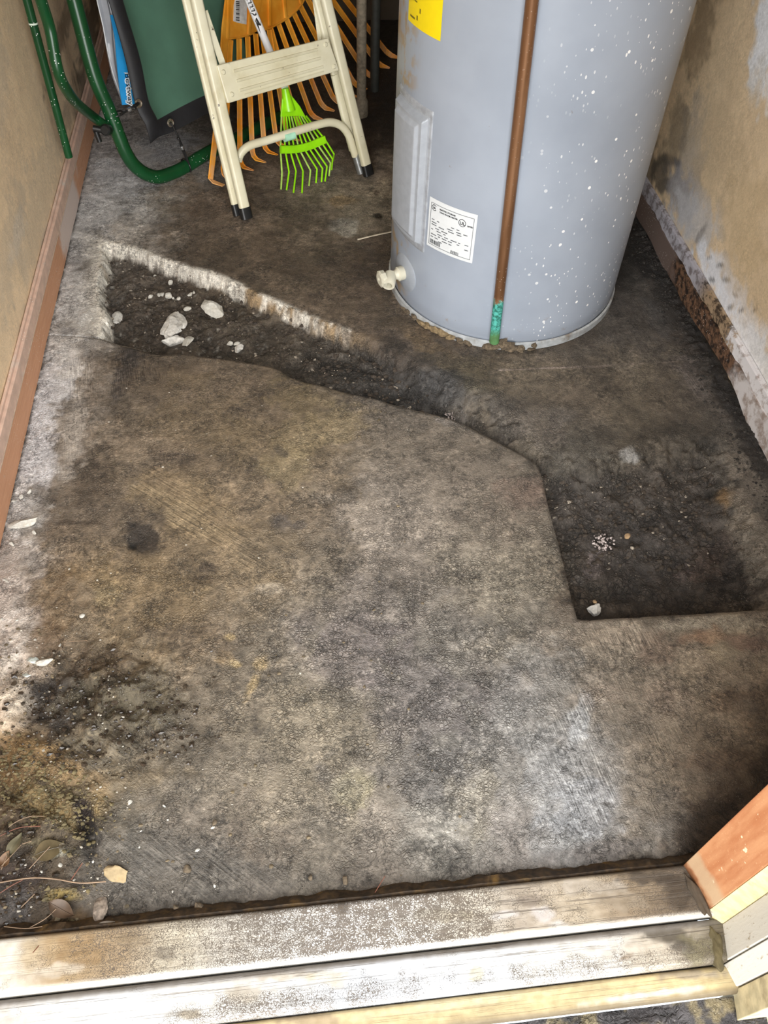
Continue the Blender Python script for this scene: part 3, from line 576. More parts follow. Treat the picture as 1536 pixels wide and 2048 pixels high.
def bb_paint(side):   # patchy board colours along the wall
    t = NT('baseboard_patchy_%s' % ('left' if side < 0 else 'right')); v = t.obj()
    y = t.add('ShaderNodeSeparateXYZ', {'Vector': t.add('ShaderNodeNewGeometry').outputs['Position']}).outputs[1]
    n = t.noise(v, 14, 5, .6); f = t.noise(t.mapping(v, (200, 14, 260)), 1., 3)
    yy = t.math('ADD', y, t.math('MULTIPLY', t.math('SUBTRACT', n, .5), .30))
    base = t.mix(f, lc(176, 124, 92), lc(214, 164, 128))
    if side < 0:
        w = t.math('MULTIPLY', t.mapr(yy, 1.86, 1.95), t.mapr(yy, 2.13, 2.24, 1, 0))
        w2 = t.mapr(t.noise(v, 55, 6, .7), .6, .7, 0, .7)
        col = t.mix(t.math('MULTIPLY', w, .75), base, lc(212, 204, 200)); col = t.mix(w2, col, lc(186, 160, 140))
    else:
        far = t.mapr(yy, 1.66, 1.72); near = t.mapr(yy, 1.24, 1.33, 1, 0)
        rot = t.mix(t.mapr(t.noise(v, 60, 5, .7), .4, .6), lc(38, 28, 22), lc(116, 86, 64))
        col = t.mix(far, rot, lc(104, 88, 80)); col = t.mix(near, col, t.mix(t.mapr(t.noise(v, 22, 6, .7), .45, .62), lc(214, 208, 206), lc(160, 144, 134))); col = t.mix(t.mapr(t.noise(v, 60, 6, .7), .62, .72, 0, .7), col, lc(110, 92, 80))
    sp = t.math('MULTIPLY', t.mapr(t.vor(v, 160), .1, .16, 1, 0), t.mapr(t.noise(v, 11, 2), .45, .6))
    col = t.mix(sp, col, lc(225, 218, 210))
    return t.fin(col, .65, t.bump(t.math('ADD', f, n), .3, .001))
baseboard('baseboard_left', XL, 1, .34, YB, (bb_paint(-1), WOODT), .105)
RB = thing('baseboard_right', None, None, (XR, 1.8, 0), kind='structure')
bp = bb_paint(1)
# broken, rotted board: ragged lower edge
def ragged(y0, y1, z1, low, thick, xo, n=60):
    V = []; F = []
    for i in range(n + 1):
        y = y0 + (y1 - y0) * i / n; zl = low(y) + .003 * math.sin(y * 31) + random.uniform(-.0022, .0022)
        V += [(xo, y, zl), (xo, y, z1), (xo + thick, y, z1), (xo + thick, y, zl)]
        if i: F += [(4 * (i - 1) + a, 4 * i + a, 4 * i + (a + 1) % 4, 4 * (i - 1) + (a + 1) % 4) for a in range(4)]
    F += [(0, 1, 2, 3), (4 * n, 4 * n + 3, 4 * n + 2, 4 * n + 1)]
    return V, F
mk('board_face', ragged(.34, YB, .064, lambda y: .004 + .02 * math.exp(-((y - 1.35) / .12) ** 2), .014, XR), bp, RB)
tc_ = NT('worn_cap'); v = tc_.obj(); yy = tc_.add('ShaderNodeSeparateXYZ', {'Vector': tc_.add('ShaderNodeNewGeometry').outputs['Position']}).outputs[1]
n = tc_.noise(v, 40, 6, .7); yy = tc_.math('ADD', yy, tc_.math('MULTIPLY', tc_.math('SUBTRACT', n, .5), .22))
cw = tc_.mix(tc_.mapr(n, .5, .62), lc(226, 222, 222), lc(176, 164, 158)); cgd = tc_.mix(tc_.mapr(n, .45, .6), lc(176, 172, 178), lc(120, 112, 112)); crt = tc_.mix(tc_.mapr(n, .42, .55), lc(70, 56, 42), lc(164, 140, 112))
col = tc_.mix(tc_.mapr(yy, 1.33, 1.37), cw, crt); col = tc_.mix(tc_.mapr(yy, 1.50, 1.58), col, cgd)
CAPM = tc_.fin(col, .75, tc_.bump(n, .5, .0015))
mk('board_cap', ragged(.34, YB, .096, lambda y: .066 + .004 * math.exp(-((y - 1.42) / .1) ** 2) * math.sin(y * 90), .011, XR + .003, 200), CAPM, RB)
mk('cap_lip', ragged(.34, YB, .101, lambda y: .095, .006, XR + .007, 60), CAPM, RB)

# ------------------------------------------------------------ threshold and right-hand door jamb
def board(name, x0, x1, y0, y1, z, th, colf, crack, label, roundf=.006):
    xs = np.arange(x0, x1 + .002, .003); n = int((y1 - y0) / .002)
    ys = np.linspace(y0, y1, n); Xg, Yg = np.meshgrid(xs, ys)
    e = np.minimum(Yg - y0, y1 - Yg); Zg = z - np.where(e < roundf, roundf - np.sqrt(np.clip(roundf ** 2 - (roundf - e) ** 2, 0, None)), 0)
    Zg = Zg + .0006 * fbm(Xg * .2, Yg, 160, 3, 61) + .0004 * fbm(Xg, Yg, 90, 3, 62)
    # add skirts front and back
    Xg = np.vstack([Xg[:1], Xg, Xg[-1:]]); Yg = np.vstack([Yg[:1], Yg, Yg[-1:]]); Zg = np.vstack([Zg[:1] * 0 + z - th, Zg, Zg[-1:] * 0 + z - th])
    P = np.stack([Xg, Yg, Zg], -1); u, v = plane_uv(P); n1 = fbm(Xg, Yg, 14, 4, 71); n2 = fbm(Xg, Yg, 60, 3, 72)
    col, msk = colf(u, v, n1, n2, P)
    return P, col, msk, name, label
sill = thing('door_sill', 'weathered white painted wooden door threshold with cracked paint and dirt', 'threshold', (0, .22, 0))
def c_top(u, v, n1, n2, P):
    c = colour_grid(u + 30 * n1, v, 0, 115, 1700, 400, [[(222,216,204),(176,152,116),(164,142,112),(196,186,166),(196,190,180),(210,207,202),(220,217,214),(222,218,212),(206,198,184),(178,166,150),(186,172,150),(150,132,108),(110,96,80)]] * 2)
    m = np.zeros(c.shape); ck = np.interp(u + 25 * n1, [0, 90, 200, 330, 420, 560, 900, 960, 1000, 1200, 1366], [.0, .1, .35, .35, .4, .75, .85, .6, .15, .1, .3])
    m[..., 0] = np.clip(ck + .25 * n2, 0, 1); m[..., 1] = .7; m[..., 2] = np.interp(u, [0, 300, 900, 1000, 1366], [.15, .35, .35, .9, .6])
    blob(c, u, v, [(165, 1900, 60, 30, 0, (150, 122, 84), .7), (60, 1910, 30, 40, 0, (190, 170, 134), .6), (110, 1940, 50, 14, -5, (206, 196, 180), .6), (270, 1880, 40, 20, 0, (140, 122, 96), .6), (330, 1905, 26, 14, 0, (96, 84, 70), .6), (684, 1816, 14, 14, 0, (84, 76, 68), .9), (880, 1830, 60, 14, 0, (150, 138, 108), .5),
                   (1010, 1830, 30, 8, -8, (210, 204, 200), .8), (1090, 1825, 26, 18, 0, (208, 202, 200), .7), (1120, 1850, 20, 12, 0, (206, 202, 198), .7), (1060, 1800, 50, 14, -5, (110, 96, 84), .6), (1180, 1775, 90, 18, -4, (178, 168, 154), .8), (1240, 1800, 70, 22, 10, (150, 138, 120), .6), (1300, 1755, 70, 16, 0, (64, 54, 44), .8), (1355, 1790, 30, 40, 0, (74, 62, 48), .85), (690, 1760, 700, 8, -6, (80, 66, 48), .4)], n2)
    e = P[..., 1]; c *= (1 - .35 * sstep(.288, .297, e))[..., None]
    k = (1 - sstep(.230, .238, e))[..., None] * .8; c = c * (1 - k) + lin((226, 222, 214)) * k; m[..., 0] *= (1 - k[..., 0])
    return c, m
def c_mid(u, v, n1, n2, P):
    c = colour_grid(u + 20 * n1, v, 0, 120, 1800, 400, [[(206,202,196),(218,218,216),(222,224,226),(218,216,212),(206,202,196),(214,214,214),(214,218,224),(216,218,222),(222,224,226),(214,212,208),(208,204,198),(196,186,170),(112,102,84)]] * 2)
    e = P[..., 1]; m = np.zeros(c.shape); m[..., 1] = .65
    m[..., 0] = np.clip(np.interp(u, [0, 300, 500, 760, 900, 1000, 1300], [.1, .05, .55, .35, .1, .25, .3]) * (1 - sstep(.185, .21, e)) + .3 * n2, 0, 1); m[..., 2] = .35 + .5 * sstep(.20, .215, e)
    blob(c, u, v, [(560, 1945, 60, 16, 0, (170, 150, 112), .5), (480, 1990, 50, 18, 0, (162, 146, 118), .5), (660, 1955, 40, 20, 0, (196, 182, 150), .5), (1330, 1865, 70, 20, 10, (72, 64, 52), .9), (1395, 1900, 45, 40, 0, (120, 112, 84), .85), (1360, 1895, 30, 16, 0, (60, 54, 46), .8), (1250, 1915, 16, 6, -20, (120, 96, 70), .9), (1280, 1905, 60, 25, 0, (190, 180, 164), .5), (1400, 1940, 50, 12, 0, (126, 116, 96), .6), (380, 2030, 40, 12, 0, (150, 134, 104), .7), (955, 1950, 16, 20, 0, (176, 162, 110), .5)], n2)
    k = sstep(.214, .222, e)[..., None]; c = c * (1 - k) + lin((120, 114, 108)) * k  # grey back strip paints the shade below the top board
    return c, m
def c_low(u, v, n1, n2, P):
    c = np.broadcast_to(lin((206, 186, 142)), u.shape + (3,)).copy() * (1 + .2 * n1 + .15 * n2)[..., None]
    m = np.zeros(c.shape); m[..., 1] = .75; m[..., 0] = .05; m[..., 2] = .3
    blob(c, u, v, [(1300, 1990, 130, 10, -8, (228, 222, 206), .8), (900, 2010, 200, 12, -8, (214, 200, 164), .6), (1380, 1950, 70, 12, 0, (150, 138, 122), .7), (620, 2040, 60, 20, 0, (150, 130, 108), .6)], n2)
    k = (1 - sstep(.138, .147, P[..., 1]))[..., None]; c = c * (1 - k) + lin((118, 104, 80)) * k; m[..., 0] *= 1 - k[..., 0]  # front edge darkened in colour to offset direct sun on it
    return c, m
for (nm, x0, x1, y0, y1, z, th, cf, lab) in (('top_board', -.58, .530, .229, .298, .020, .03, c_top, 'uppermost sill board with heavily crackled white paint'),
                                   ('middle_board', -.58, .535, .1735, .2265, .008, .04, c_mid, 'brighter white middle sill step'),
                                   ('lower_board', -.58, .540, .137, .172, -.012, .012, c_low, 'yellowish lower sill edge')):
    P, c_, m_, n_, l_ = board(nm, x0, x1, y0, y1, z, th, cf, None, lab)
    P = P - np.array([0, .22, 0]); o = grid_obj(nm, P, c_, m_, PAINTW, sill); o['label'] = lab
mk('sill_base', box((-.035, .222, -.055), (1.08, .150, .06)), plain('sill_core_wood', (60, 50, 40), .9), sill)
DIRT = plain('wet_dirt', (62, 48, 32), .6, var=.6, sc=110, dirt=(112, 86, 44), dirt_amt=.5, bump=.8)
V = []; F = []
for i in range(510):
    x = -.58 + i * .003
    if x > XR: break
    X_ = np.array([x]); a = float(fbm(X_, X_ * 0, 30, 4, 81)[0]); b = float(fbm(X_, X_ * 0, 45, 4, 83)[0])
    V += [(x, .298, .008 + a * .003), (x, .303, .012 + a * .006), (x, .311 + b * .006, .004 + b * .005), (x, .322 + a * .012, -.013)]
    if i: F += [(4 * i - 4 + k, 4 * i + k, 4 * i + k + 1, 4 * i - 3 + k) for k in range(3)]
tag(mk('packed_dirt', (V, F), DIRT, None, True), 'thin dark ridge of wet dirt packed behind the door sill', 'dirt', kind='stuff')

xs_ = np.arange(-.62, .56, .004); ys_ = np.arange(-.22, .140, .004); Xs, Ys = np.meshgrid(xs_, ys_)
Zs = -.032 + .010 * fbm(Xs, Ys, 22, 5, 91) + .004 * fbm(Xs, Ys, 90, 3, 92)
n9 = fbm(Xs, Ys, 14, 4, 93)[..., None]; cs_ = lin((62, 58, 58)) * (1 + .5 * n9) ; w9 = sstep(.15, .4, fbm(Xs, Ys, 40, 4, 94))[..., None]; cs_ = cs_ * (1 - w9 * .6) + lin((150, 134, 96)) * w9 * .6
ms_ = np.zeros(cs_.shape); ms_[..., 0] = .7; ms_[..., 1] = .5; ms_[..., 2] = .5
dstep = tag(grid_obj('doorstep_dirt', np.stack([Xs, Ys, Zs], -1), cs_, ms_, SOIL), 'dark damp dirt bed outside directly below the door sill', 'dirt', kind='stuff')
mk('step_block', box((-.03, -.04, -.085), (1.18, .34, .07)), plain('step_block_concrete', (110, 104, 96), .9), floor)
# jamb: vertical profile in plan, seen from above
def plan_piece(name, pts, z0, z1, mat, parent, label=None): return mk(name, prism(pts, z0, z1), mat, parent, bevel=.0012, label=label)
jamb = thing('door_1', None, None, (.52, .2, 0), kind='structure')
tn = NT('orange_stained_jamb'); v = tn.obj()
g1 = tn.noise(tn.mapping(v, (60, 60, 9)), 1., 4, .6); g2 = tn.noise(v, 300, 4)
colj = tn.mix(tn.mapr(g1, .3, .7), lc(172, 108, 68), lc(194, 138, 96)); colj = tn.mix(tn.mapr(g2, .6, .8, 0, .5), colj, lc(236, 206, 160))
scr = tn.mapr(tn.noise(tn.mapping(v, (14, 90, 60), (R_(35), R_(20), 0)), 1., 2), .70, .73); colj = tn.mix(tn.math('MULTIPLY', scr, .7), colj, lc(244, 226, 190))
zj = tn.add('ShaderNodeSeparateXYZ', {'Vector': tn.add('ShaderNodeNewGeometry').outputs['Position']}).outputs[2]
zn = tn.math('ADD', zj, tn.math('MULTIPLY', tn.noise(v, 40, 3), .03))
colj = tn.mix(tn.mapr(zn, .035, .06, 1, 0), colj, lc(104, 68, 42)); colj = tn.mix(tn.math('MULTIPLY', tn.mapr(zn, .045, .06), tn.mapr(zn, .085, .105, .7, 0)), colj, lc(186, 164, 132))
JO = tn.fin(colj, .55, tn.bump(g2, .2, .001))
plan_piece('jamb_post', [(.492, .297), (.509, .236), (.60, .236), (.60, .297)], .0, 2.08, JO, jamb, 'orange stained inner jamb face')
plan_piece('door_stop', [(.509, .2355), (.525, .2185), (.60, .2185), (.60, .2355)], -.01, 2.08, plain('cream_paint', (216, 200, 150), .6, dirt=(150, 130, 90), dirt_amt=.3), jamb, 'cream painted stop strip')
WC = NT('white_stubbly_paint'); v = WC.obj(); e = WC.noise(WC.mapping(v, (160, 160, 45)), 1., 4, .7)
WCm = WC.fin(WC.mix(WC.mapr(e, .58, .68, 0, .75), lc(214, 208, 196), lc(150, 130, 98)), .7, WC.bump(e, .4, .001))
plan_piece('casing', [(.5255, .218), (.5165, .1745), (.60, .1745), (.60, .218)], -.02, 2.1, WCm, jamb, 'white outer door casing')
plan_piece('casing', [(.518, .1725), (.5245, .1445), (.60, .1445), (.60, .1725)], -.05, 2.1, WCm, jamb, 'second white casing step')
plan_piece('casing', [(.526, .1425), (.520, .108), (.60, .108), (.60, .1425)], -.11, 2.1, plain('beige_casing_paint', (206, 190, 150), .7, dirt=(150, 130, 96), dirt_amt=.5), jamb, 'beige outermost casing')
mk('mud_smear', rock((.507, .195, -.03), (.034, .085, .052), 5, 4, R_(-8), 9, .14), plain('mossy_mud', (84, 74, 48), .9, bump=.6), jamb)
mk('mud_smear', rock((.498, .262, .008), (.022, .075, .024), 8, 4, R_(12), 9, .14), plain('dark_mud', (70, 58, 44), .9, bump=.6), jamb)
jl = thing('door_2', None, None, (-.54, .2, 0), kind='structure')
mk('jamb_post', box((-.598, .24, 1.03), (.03, .12, 2.1)), JO, jl, bevel=.002)
mk('casing', box((-.60, .145, 1.0), (.035, .07, 2.2)), WCm, jl, bevel=.002)

#==HEATER==
CX, CY, CR = .510, 1.733, .2805
def cyp(ph, z, r=CR): a = R_(ph); return np.array([CX + r * sin(a), CY - r * cos(a), z])
def cyl_px(x, y, r=CR):
    d = ray(x, y); q = O3[:2] - [CX, CY]; a = d[:2] @ d[:2]; b = d[:2] @ q; c = q @ q - r * r
    t = (-b - math.sqrt(max(b * b - a * c, 0))) / a; p = O3 + d * t
    return math.degrees(math.atan2(p[0] - CX, -(p[1] - CY))), p[2]
def on_tank(VF, r0=CR):      # flat (s, z, h) -> wrapped on the tank; s in metres along the girth
    V, F = VF
    return [cyp(math.degrees(s / CR), z, r0 + h) for s, z, h in V], F
heater = thing('water_heater', 'tall grey cylindrical electric water heater spattered with white paint specks', 'water heater', (CX, CY, .0))
t = NT('grey_enamel'); v = t.obj()
pos = t.add('ShaderNodeSeparateXYZ', {'Vector': v}); 
side = t.mapr(pos.outputs[0], -.12, .12)
c0 = t.mix(t.mapr(t.noise(v, 5, 4), .3, .7), lc(138, 146, 158), lc(149, 157, 169))
sc1 = t.vor(v, 55); rnd = t.add('ShaderNodeSeparateColor', {'Color': t.vor(v, 55, 'F1', 'Color')}).outputs[0]
sp1 = t.math('MULTIPLY', t.math('LESS_THAN', sc1, t.math('MULTIPLY', t.mapr(rnd, .40, 1.0), .19)), side)
vs = t.mapping(v, (1, 1, .55)); sc2 = t.vor(vs, 130); rnd2 = t.add('ShaderNodeSeparateColor', {'Color': t.vor(vs, 130, 'F1', 'Color')}).outputs[0]
sp2 = t.math('MULTIPLY', t.math('LESS_THAN', sc2, t.math('MULTIPLY', t.mapr(rnd2, .25, 1.0), .24)), t.math('MULTIPLY', side, t.mapr(t.noise(v, 7, 2), .35, .6)))
spk = t.math('MAXIMUM', sp1, sp2)
c1 = t.mix(spk, c0, lc(240, 240, 238))
low = t.mapr(pos.outputs[2], .02, .14, 1, 0); mud = t.math('MULTIPLY', t.mapr(t.noise(v, 26, 6, .7), .60, .68), low)
c1 = t.mix(t.math('MULTIPLY', mud, .7), c1, lc(132, 118, 98))
ch = t.mapr(t.noise(t.mapping(v, (1, 1, .6)), 48, 5, .7), .715, .73); c1 = t.mix(t.math('MULTIPLY', ch, .7), c1, lc(120, 112, 102))
lt = t.math('MULTIPLY', t.mapr(pos.outputs[0], -.25, -.275), t.mapr(t.noise(v, 24, 4), .5, .6)); c1 = t.mix(lt, c1, lc(150, 132, 106))
ENAM = t.fin(c1, t.math('MULTIPLY_ADD', t.noise(v, 30, 3), .15, .26), t.bump(t.math('ADD', spk, t.math('MULTIPLY', t.noise(v, 4, 2), .6)), .12, .001))
prof = [(.0, .004), (CR - .004, .004), (CR - .004, .022), (CR, .028), (CR, .06)] + [(CR, z) for z in np.linspace(.1, 1.46, 20)] + [(CR - .01, 1.478), (CR - .03, 1.485), (0, 1.485)]
mk('tank_jacket', lathe(prof, (CX, CY, 0), (0, 0, 1), 128), ENAM, heater, True)
mk('base_ring', lathe([(CR - .002, .001), (CR + .0035, .001), (CR + .0035, .018), (CR - .001, .020)], (CX, CY, 0), (0, 0, 1), 128), plain('base_ring_metal', (176, 180, 182), .45, metal=.3, dirt=(120, 104, 84), dirt_amt=.5), heater, True)
# access panel (flange + pressed cover), wrapped on the tank
def wrapped_panel(p0, p1, z0, z1, hf, n=48, m=60):
    V = []; F = []
    for j in range(m + 1):
        for i in range(n + 1):
            ph = p0 + (p1 - p0) * i / n; z = z0 + (z1 - z0) * j / m
            e = min((ph - p0) * pi / 180 * CR, (p1 - ph) * pi / 180 * CR, z - z0, z1 - z)
            V.append(cyp(ph, z, CR + hf(e)))
    for j in range(m):
        for i in range(n): a = j * (n + 1) + i; F.append((a, a + 1, a + n + 2, a + n + 1))
    return V, F
def hcover(e):
    if e < .0015: return -.002
    if e < .005: return .003
    if e < .012: return .003 + .011 * (e - .005) / .007
    if e < .020: return .014
    if e < .026: return .014 + .006 * (e - .020) / .006
    return .020
pan = mk('access_panel', wrapped_panel(-84, -54.6, .185, .502, lambda e: -.002 if e < .001 else .0022), plain('panel_grey', (146, 150, 156), .35, bump=.03), heater, True)
mk('panel_cover', wrapped_panel(-82.6, -56.0, .200, .488, hcover, 96, 120), plain('panel_cover_grey', (150, 155, 162), .33, bump=.03, var=.06), pan, True)
# drain valve
disc_c = cyp(-69, .098, CR - .006); ax = cyp(-69, 0, 1) - cyp(-69, 0, 0)
escu = mk('valve_escutcheon', lathe([(.0, .010), (.020, .0105), (.040, .0085), (.047, .004), (.048, -.004)], disc_c, ax, 40), plain('escutcheon_grey', (144, 150, 158), .35, bump=.03, var=.06), heater, True)
VW = plain('ivory_plastic', (192, 188, 170), .4, bump=.05, var=.05, dirt=(190, 180, 150), dirt_amt=.2)
va = cyp(-69, .098, CR)
dv = ax / np.linalg.norm(ax); tang = np.array([-dv[1], dv[0], 0])
dn = np.array([-.25, -.92, -.22]) ; dn /= np.linalg.norm(dn)
valve = mk('drain_valve', lathe([(.0, .002), (.0155, .002), (.0165, .006), (.0165, .018), (.013, .020), (.011, .024), (.011, .045), (0, .045)], va, dv, 20), VW, heater, True)
vc = va + dv * .038
mk('valve_outlet', lathe([(0, -.006), (.014, -.006), (.0155, .008), (.0155, .026), (.0145, .028), (.009, .028), (.009, .012), (0, .012)], vc, dn, 24), VW, valve, True)
mk('valve_knob', lathe([(0, 0), (.012, 0), (.012, .006), (.019, .008), (.020, .018), (.014, .021), (.005, .021), (0, .018)], vc + dv * .008, dv, 10), VW, valve, False)
# labels
def wrap_rect(s0, s1, z0, z1, h, n=14):
    V = []; F = []
    for i in range(n + 1):
        s = s0 + (s1 - s0) * i / n; V += [(s, z0, h), (s, z1, h)]
        if i: F.append((2 * i - 2, 2 * i, 2 * i + 1, 2 * i - 1))
    return V, F
sp = lambda deg: R_(deg) * CR
WHITE = plain('label_paper', (204, 208, 210), .5, var=.02, bump=.02); INK = plain('black_ink', (18, 19, 22), .6, var=.05); INK2 = plain('grey_ink', (62, 65, 70), .6, var=.05)
s0, s1, z0, z1 = sp(-53.6), sp(-29.6), .214, .328
rating = mk('rating_label', on_tank(wrap_rect(s0, s1, z0, z1, .0006)), WHITE, heater, label='white rectangular rating label with black print')
w_, h_ = s1 - s0, z1 - z0
def LR(a, b, c, d, h=.0014): return wrap_rect(s0 + a * w_, s0 + c * w_, z1 - d * h_, z1 - b * h_, h, 6)
bars = [LR(.05, .085, .95, .092), LR(.05, .93, .95, .937), LR(.05, .085, .058, .937), LR(.943, .085, .95, .937)]
mk('label_border', on_tank(merge(*bars)), INK2, rating)
rb = random.Random(4); rows = []
for k_, y in enumerate([.40, .455, .50, .555, .60, .655, .70, .755, .80, .835]):
    x = .09
    while x < .86:
        L = rb.uniform(.04, .13)
        if rb.random() < .62: rows.append(LR(x, y, min(x + L, .9), y + .014))
        x += L + rb.uniform(.03, .10)
mk('fine_print', on_tank(merge(*rows)), INK2, rating)
bc = []
for (a, b, y, hh) in ((.08, .32, .82, .085), (.56, .72, .865, .06)):
    x = a
    while x < b: L = rb.choice((.005, .009, .013)); bc.append(LR(x, y, x + L, y + hh)); x += L + rb.choice((.006, .010))
mk('barcode', on_tank(merge(*bc)), INK, rating)['kind'] = 'stuff'
def ring(cx, cy, r, w, a0=0, a1=360, n=28):
    V = []; F = []
    for i in range(n + 1):
        a = R_(a0 + (a1 - a0) * i / n)
        for q in (r - w, r): V.append((cx + q * cos(a), cy + q * sin(a), .0014))
        if i: F.append((2 * i - 2, 2 * i, 2 * i + 1, 2 * i - 1))
    return V, F
mk('certification_mark', on_tank(ring(s0 + .13 * w_, z1 - .17 * h_, .0068, .0013, 40, 320)), INK, rating)
mk('certification_mark', on_tank(ring(s0 + .73 * w_, z1 - .24 * h_, .0085, .0012)), INK, rating)
def text_vf(txt, size, bold=0.0, italic=0):
    cu = bpy.data.curves.new('t', 'FONT'); cu.body = txt; cu.size = size; cu.offset = bold; cu.shear = italic; cu.resolution_u = 3
    to = bpy.data.objects.new('t', cu); C.objects.link(to)
    dg = bpy.context.evaluated_depsgraph_get(); me = to.evaluated_get(dg).to_mesh()
    V = [tuple(v.co) for v in me.vertices]; F = [tuple(p.vertices) for p in me.polygons]
    to.evaluated_get(dg).to_mesh_clear(); bpy.data.objects.remove(to); bpy.data.curves.remove(cu)
    return V, F
def text_tank(txt, s, z, size, bold=.0002):
    V, F = text_vf(txt, size, bold); return [(s + x, z + y, .0014) for x, y, _ in V], F
mk('label_text', on_tank(merge(text_tank('ELECTRIC STORAGE', s0 + .25 * w_, z1 - .16 * h_, .0044), text_tank('TANK WATER HEATER', s0 + .25 * w_, z1 - .215 * h_, .0044),
    text_tank('UL', s0 + .685 * w_, z1 - .275 * h_, .0095, .0003), text_tank('SA', s0 + .10 * w_, z1 - .19 * h_, .006, .0003), text_tank('LISTED', s0 + .83 * w_, z1 - .28 * h_, .0042))), INK, rating)
YEL = plain('yellow_paper', (232, 206, 8), .45, var=.02, bump=.02)
ys0, ys1, yz0 = sp(-76.5), sp(-54.0), .628
yl = mk('energy_label', on_tank(wrap_rect(ys0, ys1, yz0, yz0 + .19, .0007)), YEL, heater, label='bright yellow label near the top edge')
yr = []
for i in range(7):
    yy = yz0 + .040 + i * .0085; x = ys0 + .008
    while x < ys0 + .030 + i * .009: L = rb.uniform(.004, .011); yr.append(wrap_rect(x, x + L, yy, yy + .0026, .001, 2)); x += L + .002
yr.append(wrap_rect(ys0 + .010, ys0 + .030, yz0 + .010, yz0 + .0135, .001, 3)); yr.append(wrap_rect(ys0 + .036, ys0 + .041, yz0 + .012, yz0 + .020, .001, 2)); yr.append(wrap_rect(ys0 + .046, ys0 + .050, yz0 + .026, yz0 + .034, .001, 2))
mk('label_print', on_tank(merge(*yr)), plain('olive_ink', (110, 96, 20), .6), yl)
# copper relief pipe standing against the heater
pb = cyp(-14.75, .030, CR + .0135); pt = cyp(-20.0, .730, CR + .0135); dd = (pt - pb) / (pt[2] - pb[2])
tp = NT('old_copper'); v = tp.obj(); zz = tp.add('ShaderNodeSeparateXYZ', {'Vector': tp.add('ShaderNodeNewGeometry').outputs['Position']}).outputs[2]
n = tp.noise(v, 70, 5, .7); zz = tp.math('ADD', zz, tp.math('MULTIPLY', tp.math('SUBTRACT', n, .5), .05))
cb = tp.mix(tp.mapr(tp.noise(tp.mapping(v, (40, 40, 4)), 1., 4), .3, .7), lc(112, 78, 52), lc(146, 108, 78))
cg = tp.mix(tp.mapr(tp.noise(v, 160, 4, .7), .35, .65), lc(24, 92, 78), lc(84, 176, 164)); cg = tp.mix(tp.mapr(zz, .05, .075, 1, 0), cg, tp.mix(n, lc(60, 44, 30), lc(90, 160, 96)))
spk = tp.math('MULTIPLY', tp.mapr(tp.vor(v, 150), .1, .17, 1, 0), tp.mapr(zz, .15, .35, 1, .25)); cb = tp.mix(spk, cb, lc(222, 208, 196))
cp = tp.mix(tp.mapr(zz, .138, .150, 1, 0), cb, cg); COP = tp.fin(cp, tp.mapr(zz, .14, .16, .8, .38), tp.bump(n, .25, .001), metal=tp.mapr(zz, .14, .16, .1, .55))
cpipe = thing('copper_pipe', 'brown copper drain pipe with turquoise verdigris end in front of the grey heater', 'pipe', pb)
mk('pipe', tube([pb + dd * h for h in (0, .3, .7, 1.25)], .0112, 20), COP, cpipe, True)
mk('pipe_strap', tube([cyp(-24 + a, 1.1, CR + .004 + .021 * math.sin(R_(min(max((a) * 18, 0), 180)))) for a in range(0, 11)], .003, 6), COP, cpipe)
MUD = plain('crumbly_mud', (92, 80, 64), .95, var=.45, sc=150, dirt=(58, 50, 42), bump=.9); MUDT = plain('tan_mud', (120, 103, 76), .95, var=.35, sc=150, dirt=(90, 76, 56), bump=.9)
def mudclump(pts, mat, label, seed):
    L = []; r = np.random.default_rng(seed)
    for (ph, z, s) in pts:
        c = cyp(ph, z, CR + .006); L.append(rock(c, (s * r.uniform(.8, 1.3), s * .6, s * r.uniform(.5, .8)), int(r.integers(999)), 4, R_(ph), 12, rough=.24))
    tag(mk('mud_clump', merge(*L), mat, None, True), label, 'mud')
mudclump([(-17, .0, .035), (-13.5, .004, .042), (-9.5, .006, .045), (-5.5, .004, .036), (-11, .014, .034), (-2, .0, .028)], MUD, 'largest dark mud clump on the heater base below the copper pipe', 3)
mudclump([(-52, .0, .03), (-48, .0, .034), (-44, .0, .036), (-40, .0, .032), (-36, .0, .03)], MUDT, 'tan mud clump on the left front of the heater base', 4)
mudclump([(-31, .0, .028), (-27, .0, .026)], MUD, 'small dark mud lump on the heater base between the tan clump and the largest clump', 5)
mudclump([(-58, .0, .022), (-62, .0, .024), (-66, 0, .022)], MUD, 'dark mud ridge on the heater base under the drain valve', 7)
mudclump([(3, .0, .02), (4.5, .008, .018)], MUD, 'small mud lump on the heater base right of the copper pipe', 6)

# ------------------------------------------------------------ folding step ladder
CREAM = None
t = NT('chipped_cream_enamel'); v = t.obj(); n = t.noise(v, 9, 4)
cc = t.mix(t.mapr(n, .3, .7), lc(204, 197, 168), lc(218, 213, 188)); chp = t.mapr(t.noise(v, 60, 6, .7), .665, .685)
cc = t.mix(chp, cc, lc(84, 72, 58)); low = t.mapr(t.noise(v, 14, 5), .55, .7, 0, .35); cc = t.mix(low, cc, lc(176, 164, 124))
CREAM = t.fin(cc, .35, t.bump(chp, -.3, .001))
BLK = plain('black_rubber', (28, 28, 28), .35, var=.1); STEEL = plain('scuffed_steel', (170, 172, 172), .3, metal=.8)
Lb = fl(494, 440); Rb = fl(738, 353)
LAD = Lean(Lb, (Rb - Lb)[:2], 18)
ladder = thing('step_ladder', 'folded cream metal step ladder leaning back, standing on black feet', 'ladder', Lb)
def ext(a, b, k): return b + (b - a) * k
RP = rrect(.021, .030, .0075)
